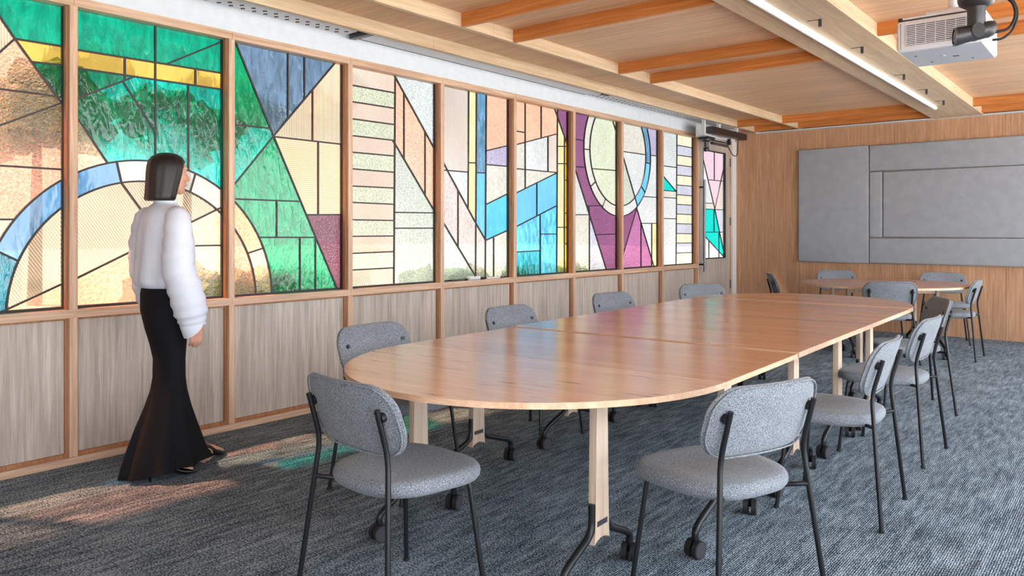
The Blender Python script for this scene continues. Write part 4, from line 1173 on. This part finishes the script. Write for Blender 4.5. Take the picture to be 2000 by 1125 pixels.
# arms and hands
def arm(sh, el, wr, fwd, side):
    limb(bm, [sh, el, wr], [0.042, 0.036, 0.026])
    w = Vector(wr)
    d = Vector(fwd).normalized()                    # along the hand
    n = Vector((side, 0, 0))                        # back of the hand faces out
    a = d.cross(n).normalized()                     # across the palm
    if a.y < 0: a = -a
    pc = w + d * 0.05
    for k in range(-2, 3):
        limb(bm, [w + d * 0.015 + a * 0.006 * k, w + d * 0.085 + a * 0.0155 * k * 0.9], [0.014, 0.0115])
    for k, (off, ln) in enumerate(((-0.029, 0.058), (-0.0095, 0.072), (0.0095, 0.078), (0.028, 0.070))):
        b0 = w + d * 0.088 + a * off
        b1 = b0 + d * ln * 0.45 - n * 0.006
        b2 = b1 + d * ln * 0.32 - n * 0.016
        b3 = b2 + d * ln * 0.20 - n * 0.018
        limb(bm, [b0, b1, b2, b3], [0.0092, 0.0086, 0.0078, 0.0068])
    t0 = w + d * 0.028 + a * 0.026
    limb(bm, [t0, t0 + d * 0.030 + a * 0.020 - n * 0.008, t0 + d * 0.060 + a * 0.022 - n * 0.020], [0.0115, 0.0098, 0.0078])
arm((0.165, -0.02, 1.37), (0.215, -0.045, 1.12), (0.205, 0.045, 0.845), (0.0, 0.20, -1), 1)
arm((-0.165, -0.02, 1.37), (-0.215, -0.01, 1.12), (-0.20, 0.07, 0.86), (0.0, 0.20, -1), -1)
# legs and feet
limb(bm, [(0.065, 0, 0.90), (0.050, 0.018, 0.56), (0.060, -0.02, 0.35), (0.088, -0.095, 0.135)], [0.068, 0.042, 0.036, 0.026])
limb(bm, [(-0.065, 0, 0.90), (-0.050, 0.026, 0.56), (-0.040, 0.07, 0.36), (-0.035, 0.215, 0.125)], [0.068, 0.042, 0.036, 0.026])
limb(bm, [(0.090, -0.100, 0.10), (0.106, 0.00, 0.055), (0.118, 0.075, 0.026)], [0.028, 0.026, 0.020])
limb(bm, [(-0.035, 0.215, 0.095), (-0.055, 0.30, 0.055), (-0.070, 0.365, 0.026)], [0.028, 0.026, 0.020])
body = put('body', remeshed(bm, 0.0052, 6), SKIN, pe)
for s in (-1, 1):
    obj('eye', (lambda b_: (blob(b_, (s * 0.031, 0.0995, 1.618), (0.012, 0.008, 0.007)), b_)[1])(BM()), EYEW, body, 60)
    obj('eyebrow', tube(BM(), [(s * 0.014, 0.113, 1.640), (s * 0.032, 0.111, 1.645), (s * 0.050, 0.098, 1.640)], 0.0028, 6), HAIR, body, 60)
bm = BM()
blob(bm, (0, 0.1085, 1.560), (0.022, 0.006, 0.0045)); blob(bm, (0, 0.1075, 1.552), (0.019, 0.006, 0.005))
obj('lips', bm, LIPS, body, 60)

def ering(z, cx, cy, hx, hy, n=48, fold=0.0, k=9, ph=0.0, zf=None, tw=0.0):
    out = []
    for i in range(n):
        a = 2 * math.pi * i / n
        f_ = 1 + 1.3 * fold * (math.sin(k * a + ph) + 0.5 * math.sin((k + 4) * a + ph * 2.1 + 1))
        x, y = cx + hx * math.cos(a) * f_, cy + hy * math.sin(a) * f_
        out.append((x, y, z + (zf(a) if zf else 0.0)))
    return out
R = [ering(1.462, 0, 0.0, 0.056, 0.054), ering(1.450, 0, 0.0, 0.066, 0.062), ering(1.436, 0, -0.005, 0.100, 0.072), ering(1.418, 0, -0.01, 0.150, 0.084), ering(1.385, 0, -0.01, 0.176, 0.100, fold=.01), ering(1.32, 0, -0.005, 0.178, 0.120, fold=.015), ering(1.25, 0, 0.0, 0.176, 0.132, fold=.02), ering(1.16, 0, 0.0, 0.176, 0.136, fold=.025, ph=.4), ering(1.09, 0, -0.005, 0.178, 0.138, fold=.03, ph=.7), ering(1.04, 0, -0.01, 0.174, 0.136, fold=.035, ph=.9), ering(1.012, 0, -0.01, 0.160, 0.122, fold=.035, ph=1), ering(1.002, 0, -0.01, 0.145, 0.108, fold=.02)]
bl = obj('blouse', loft(BM(), R, False), BLOUSE, pe, 80)
obj('collar', loft(BM(), [ering(1.452, 0, 0.0, 0.060, 0.058), ering(1.478, 0, 0.0, 0.062, 0.061), ering(1.480, 0, 0.0, 0.058, 0.057), ering(1.455, 0, 0.0, 0.055, 0.053)], False), BLOUSE, bl, 60)
def sleeve(path, rs):
    P = [Vector(p) for p in path]
    bm = BM()
    fine, fr = [], []
    for i in range(len(P) - 1):
        for j in range(6):
            t = j / 6
            fine.append(P[i].lerp(P[i + 1], t)); fr.append(rs[i] + (rs[i + 1] - rs[i]) * t + 0.004 * math.sin((i * 6 + j) * 1.7))
    fine.append(P[-1]); fr.append(rs[-1])
    tube(bm, fine, fr, 24, cap=False)
    return obj('sleeve', bm, BLOUSE, bl, 80)
for s, path in ((1, [(0.085, -0.012, 1.385), (0.172, -0.020, 1.372), (0.205, -0.035, 1.24), (0.215, -0.045, 1.12), (0.215, 0.000, 0.99), (0.210, 0.030, 0.88), (0.207, 0.043, 0.815)]), (-1, [(-0.085, -0.012, 1.385), (-0.172, -0.020, 1.372), (-0.205, -0.02, 1.24), (-0.215, -0.01, 1.12), (-0.212, 0.02, 0.99), (-0.205, 0.05, 0.89), (-0.202, 0.065, 0.83)])):
    sl = sleeve(path, [0.036, 0.064, 0.074, 0.080, 0.086, 0.084, 0.062])
    c_ = Vector(path[-1])
    obj('cuff', tube(BM(), [c_ + Vector((0, 0, 0.012)), c_ + Vector((0, 0.001, -0.004)), c_ + Vector((0, 0.004, -0.028)), c_ + Vector((0, 0.003, -0.006))], [0.061, 0.066, 0.064, 0.050], 24, cap=False), BLOUSE, sl, 80)
zf = lambda a: 0.040 + 0.026 * math.sin(a) + 0.028 * math.cos(a)
R = [ering(1.03, 0, -0.005, 0.138, 0.100), ering(0.97, 0, -0.008, 0.148, 0.108), ering(0.88, 0, -0.005, 0.152, 0.110), ering(0.78, 0, 0.005, 0.136, 0.098), ering(0.70, 0, 0.014, 0.120, 0.084, fold=.01), ering(0.62, 0, 0.020, 0.108, 0.072, fold=.015), ering(0.52, 0, 0.020, 0.104, 0.074, fold=.02), ering(0.45, 0, 0.018, 0.110, 0.084, fold=.025), ering(0.36, 0, 0.014, 0.126, 0.110, fold=.035), ering(0.26, 0.004, 0.008, 0.152, 0.146, fold=.045), ering(0.16, 0.008, 0.006, 0.172, 0.180, fold=.055), ering(0.07, 0.010, 0.008, 0.186, 0.210, fold=.06), ering(0.0, 0.010, 0.010, 0.192, 0.226, fold=.065, zf=zf), ering(0.004, 0.010, 0.010, 0.187, 0.221, fold=.065, zf=zf), ering(0.12, 0.008, 0.006, 0.176, 0.186, fold=.055)]
sk = obj('skirt', loft(BM(), R, False), SKIRT, pe, 80)
# hair: long straight bob, open at the face
def hring(z, cy, hx, hy, yf):
    out = []
    for i in range(56):
        a = 2 * math.pi * i / 56
        w_ = 1 + 0.02 * math.sin(13 * a)
        x, y = hx * math.cos(a) * w_, cy + hy * math.sin(a) * w_
        if y > yf:
            y = yf - 0.25 * max(0, 0.055 - abs(x))
        out.append((x, y, z))
    return out
R = [hring(1.726, 0.012, 0.018, 0.024, 1), hring(1.720, 0.012, 0.040, 0.050, 1), hring(1.704, 0.010, 0.062, 0.078, 1), hring(1.68, 0.008, 0.076, 0.095, 0.098), hring(1.65, 0.004, 0.081, 0.099, 0.080), hring(1.61, -0.002, 0.083, 0.097, 0.066), hring(1.57, -0.010, 0.084, 0.090, 0.056), hring(1.53, -0.018, 0.085, 0.084, 0.046), hring(1.50, -0.024, 0.086, 0.080, 0.038), hring(1.474, -0.029, 0.087, 0.078, 0.030), hring(1.466, -0.030, 0.080, 0.072, 0.022)]
obj('hair', loft(BM(), R), HAIR, pe, 80)
# court shoes
def shoe(heel, toe, x_w):
    h, t_ = Vector(heel), Vector(toe)
    d = (t_ - h); L = d.length; d.normalize(); s = Vector((d.y, -d.x, 0))
    g = empty('shoe', (0, 0, 0), 0, pe)
    secs = []
    for u, w, zb, zt in ((-0.01, 0.016, 0.085, 0.125), (0.03, 0.028, 0.078, 0.125), (0.10, 0.030, 0.050, 0.095), (0.15, 0.036, 0.014, 0.060), (0.19, 0.038, 0.004, 0.044), (0.225, 0.026, 0.003, 0.030), (0.25, 0.010, 0.003, 0.016), (0.258, 0.004, 0.004, 0.010)):
        u *= L / 0.25
        ring = []
        for k in range(16):
            a = 2 * math.pi * k / 16
            c_, z_ = math.cos(a), math.sin(a)
            ring.append(h + d * u + s * (w * c_) + Vector((0, 0, (zb + zt) / 2 + (zt - zb) / 2 * z_)))
        secs.append(ring)
    obj('upper', loft(BM(), secs), PATENT, g, 60)
    hp = h + d * 0.005
    obj('heel', tube(BM(), [(hp.x, hp.y, 0.0), (hp.x, hp.y, 0.05), (hp.x, hp.y, 0.09)], [0.006, 0.007, 0.018], 12), PATENT, g, 60)
shoe((0.085, -0.130, 0), (0.125, 0.105, 0), 0)
shoe((-0.030, 0.190, 0), (-0.085, 0.400, 0), 0)
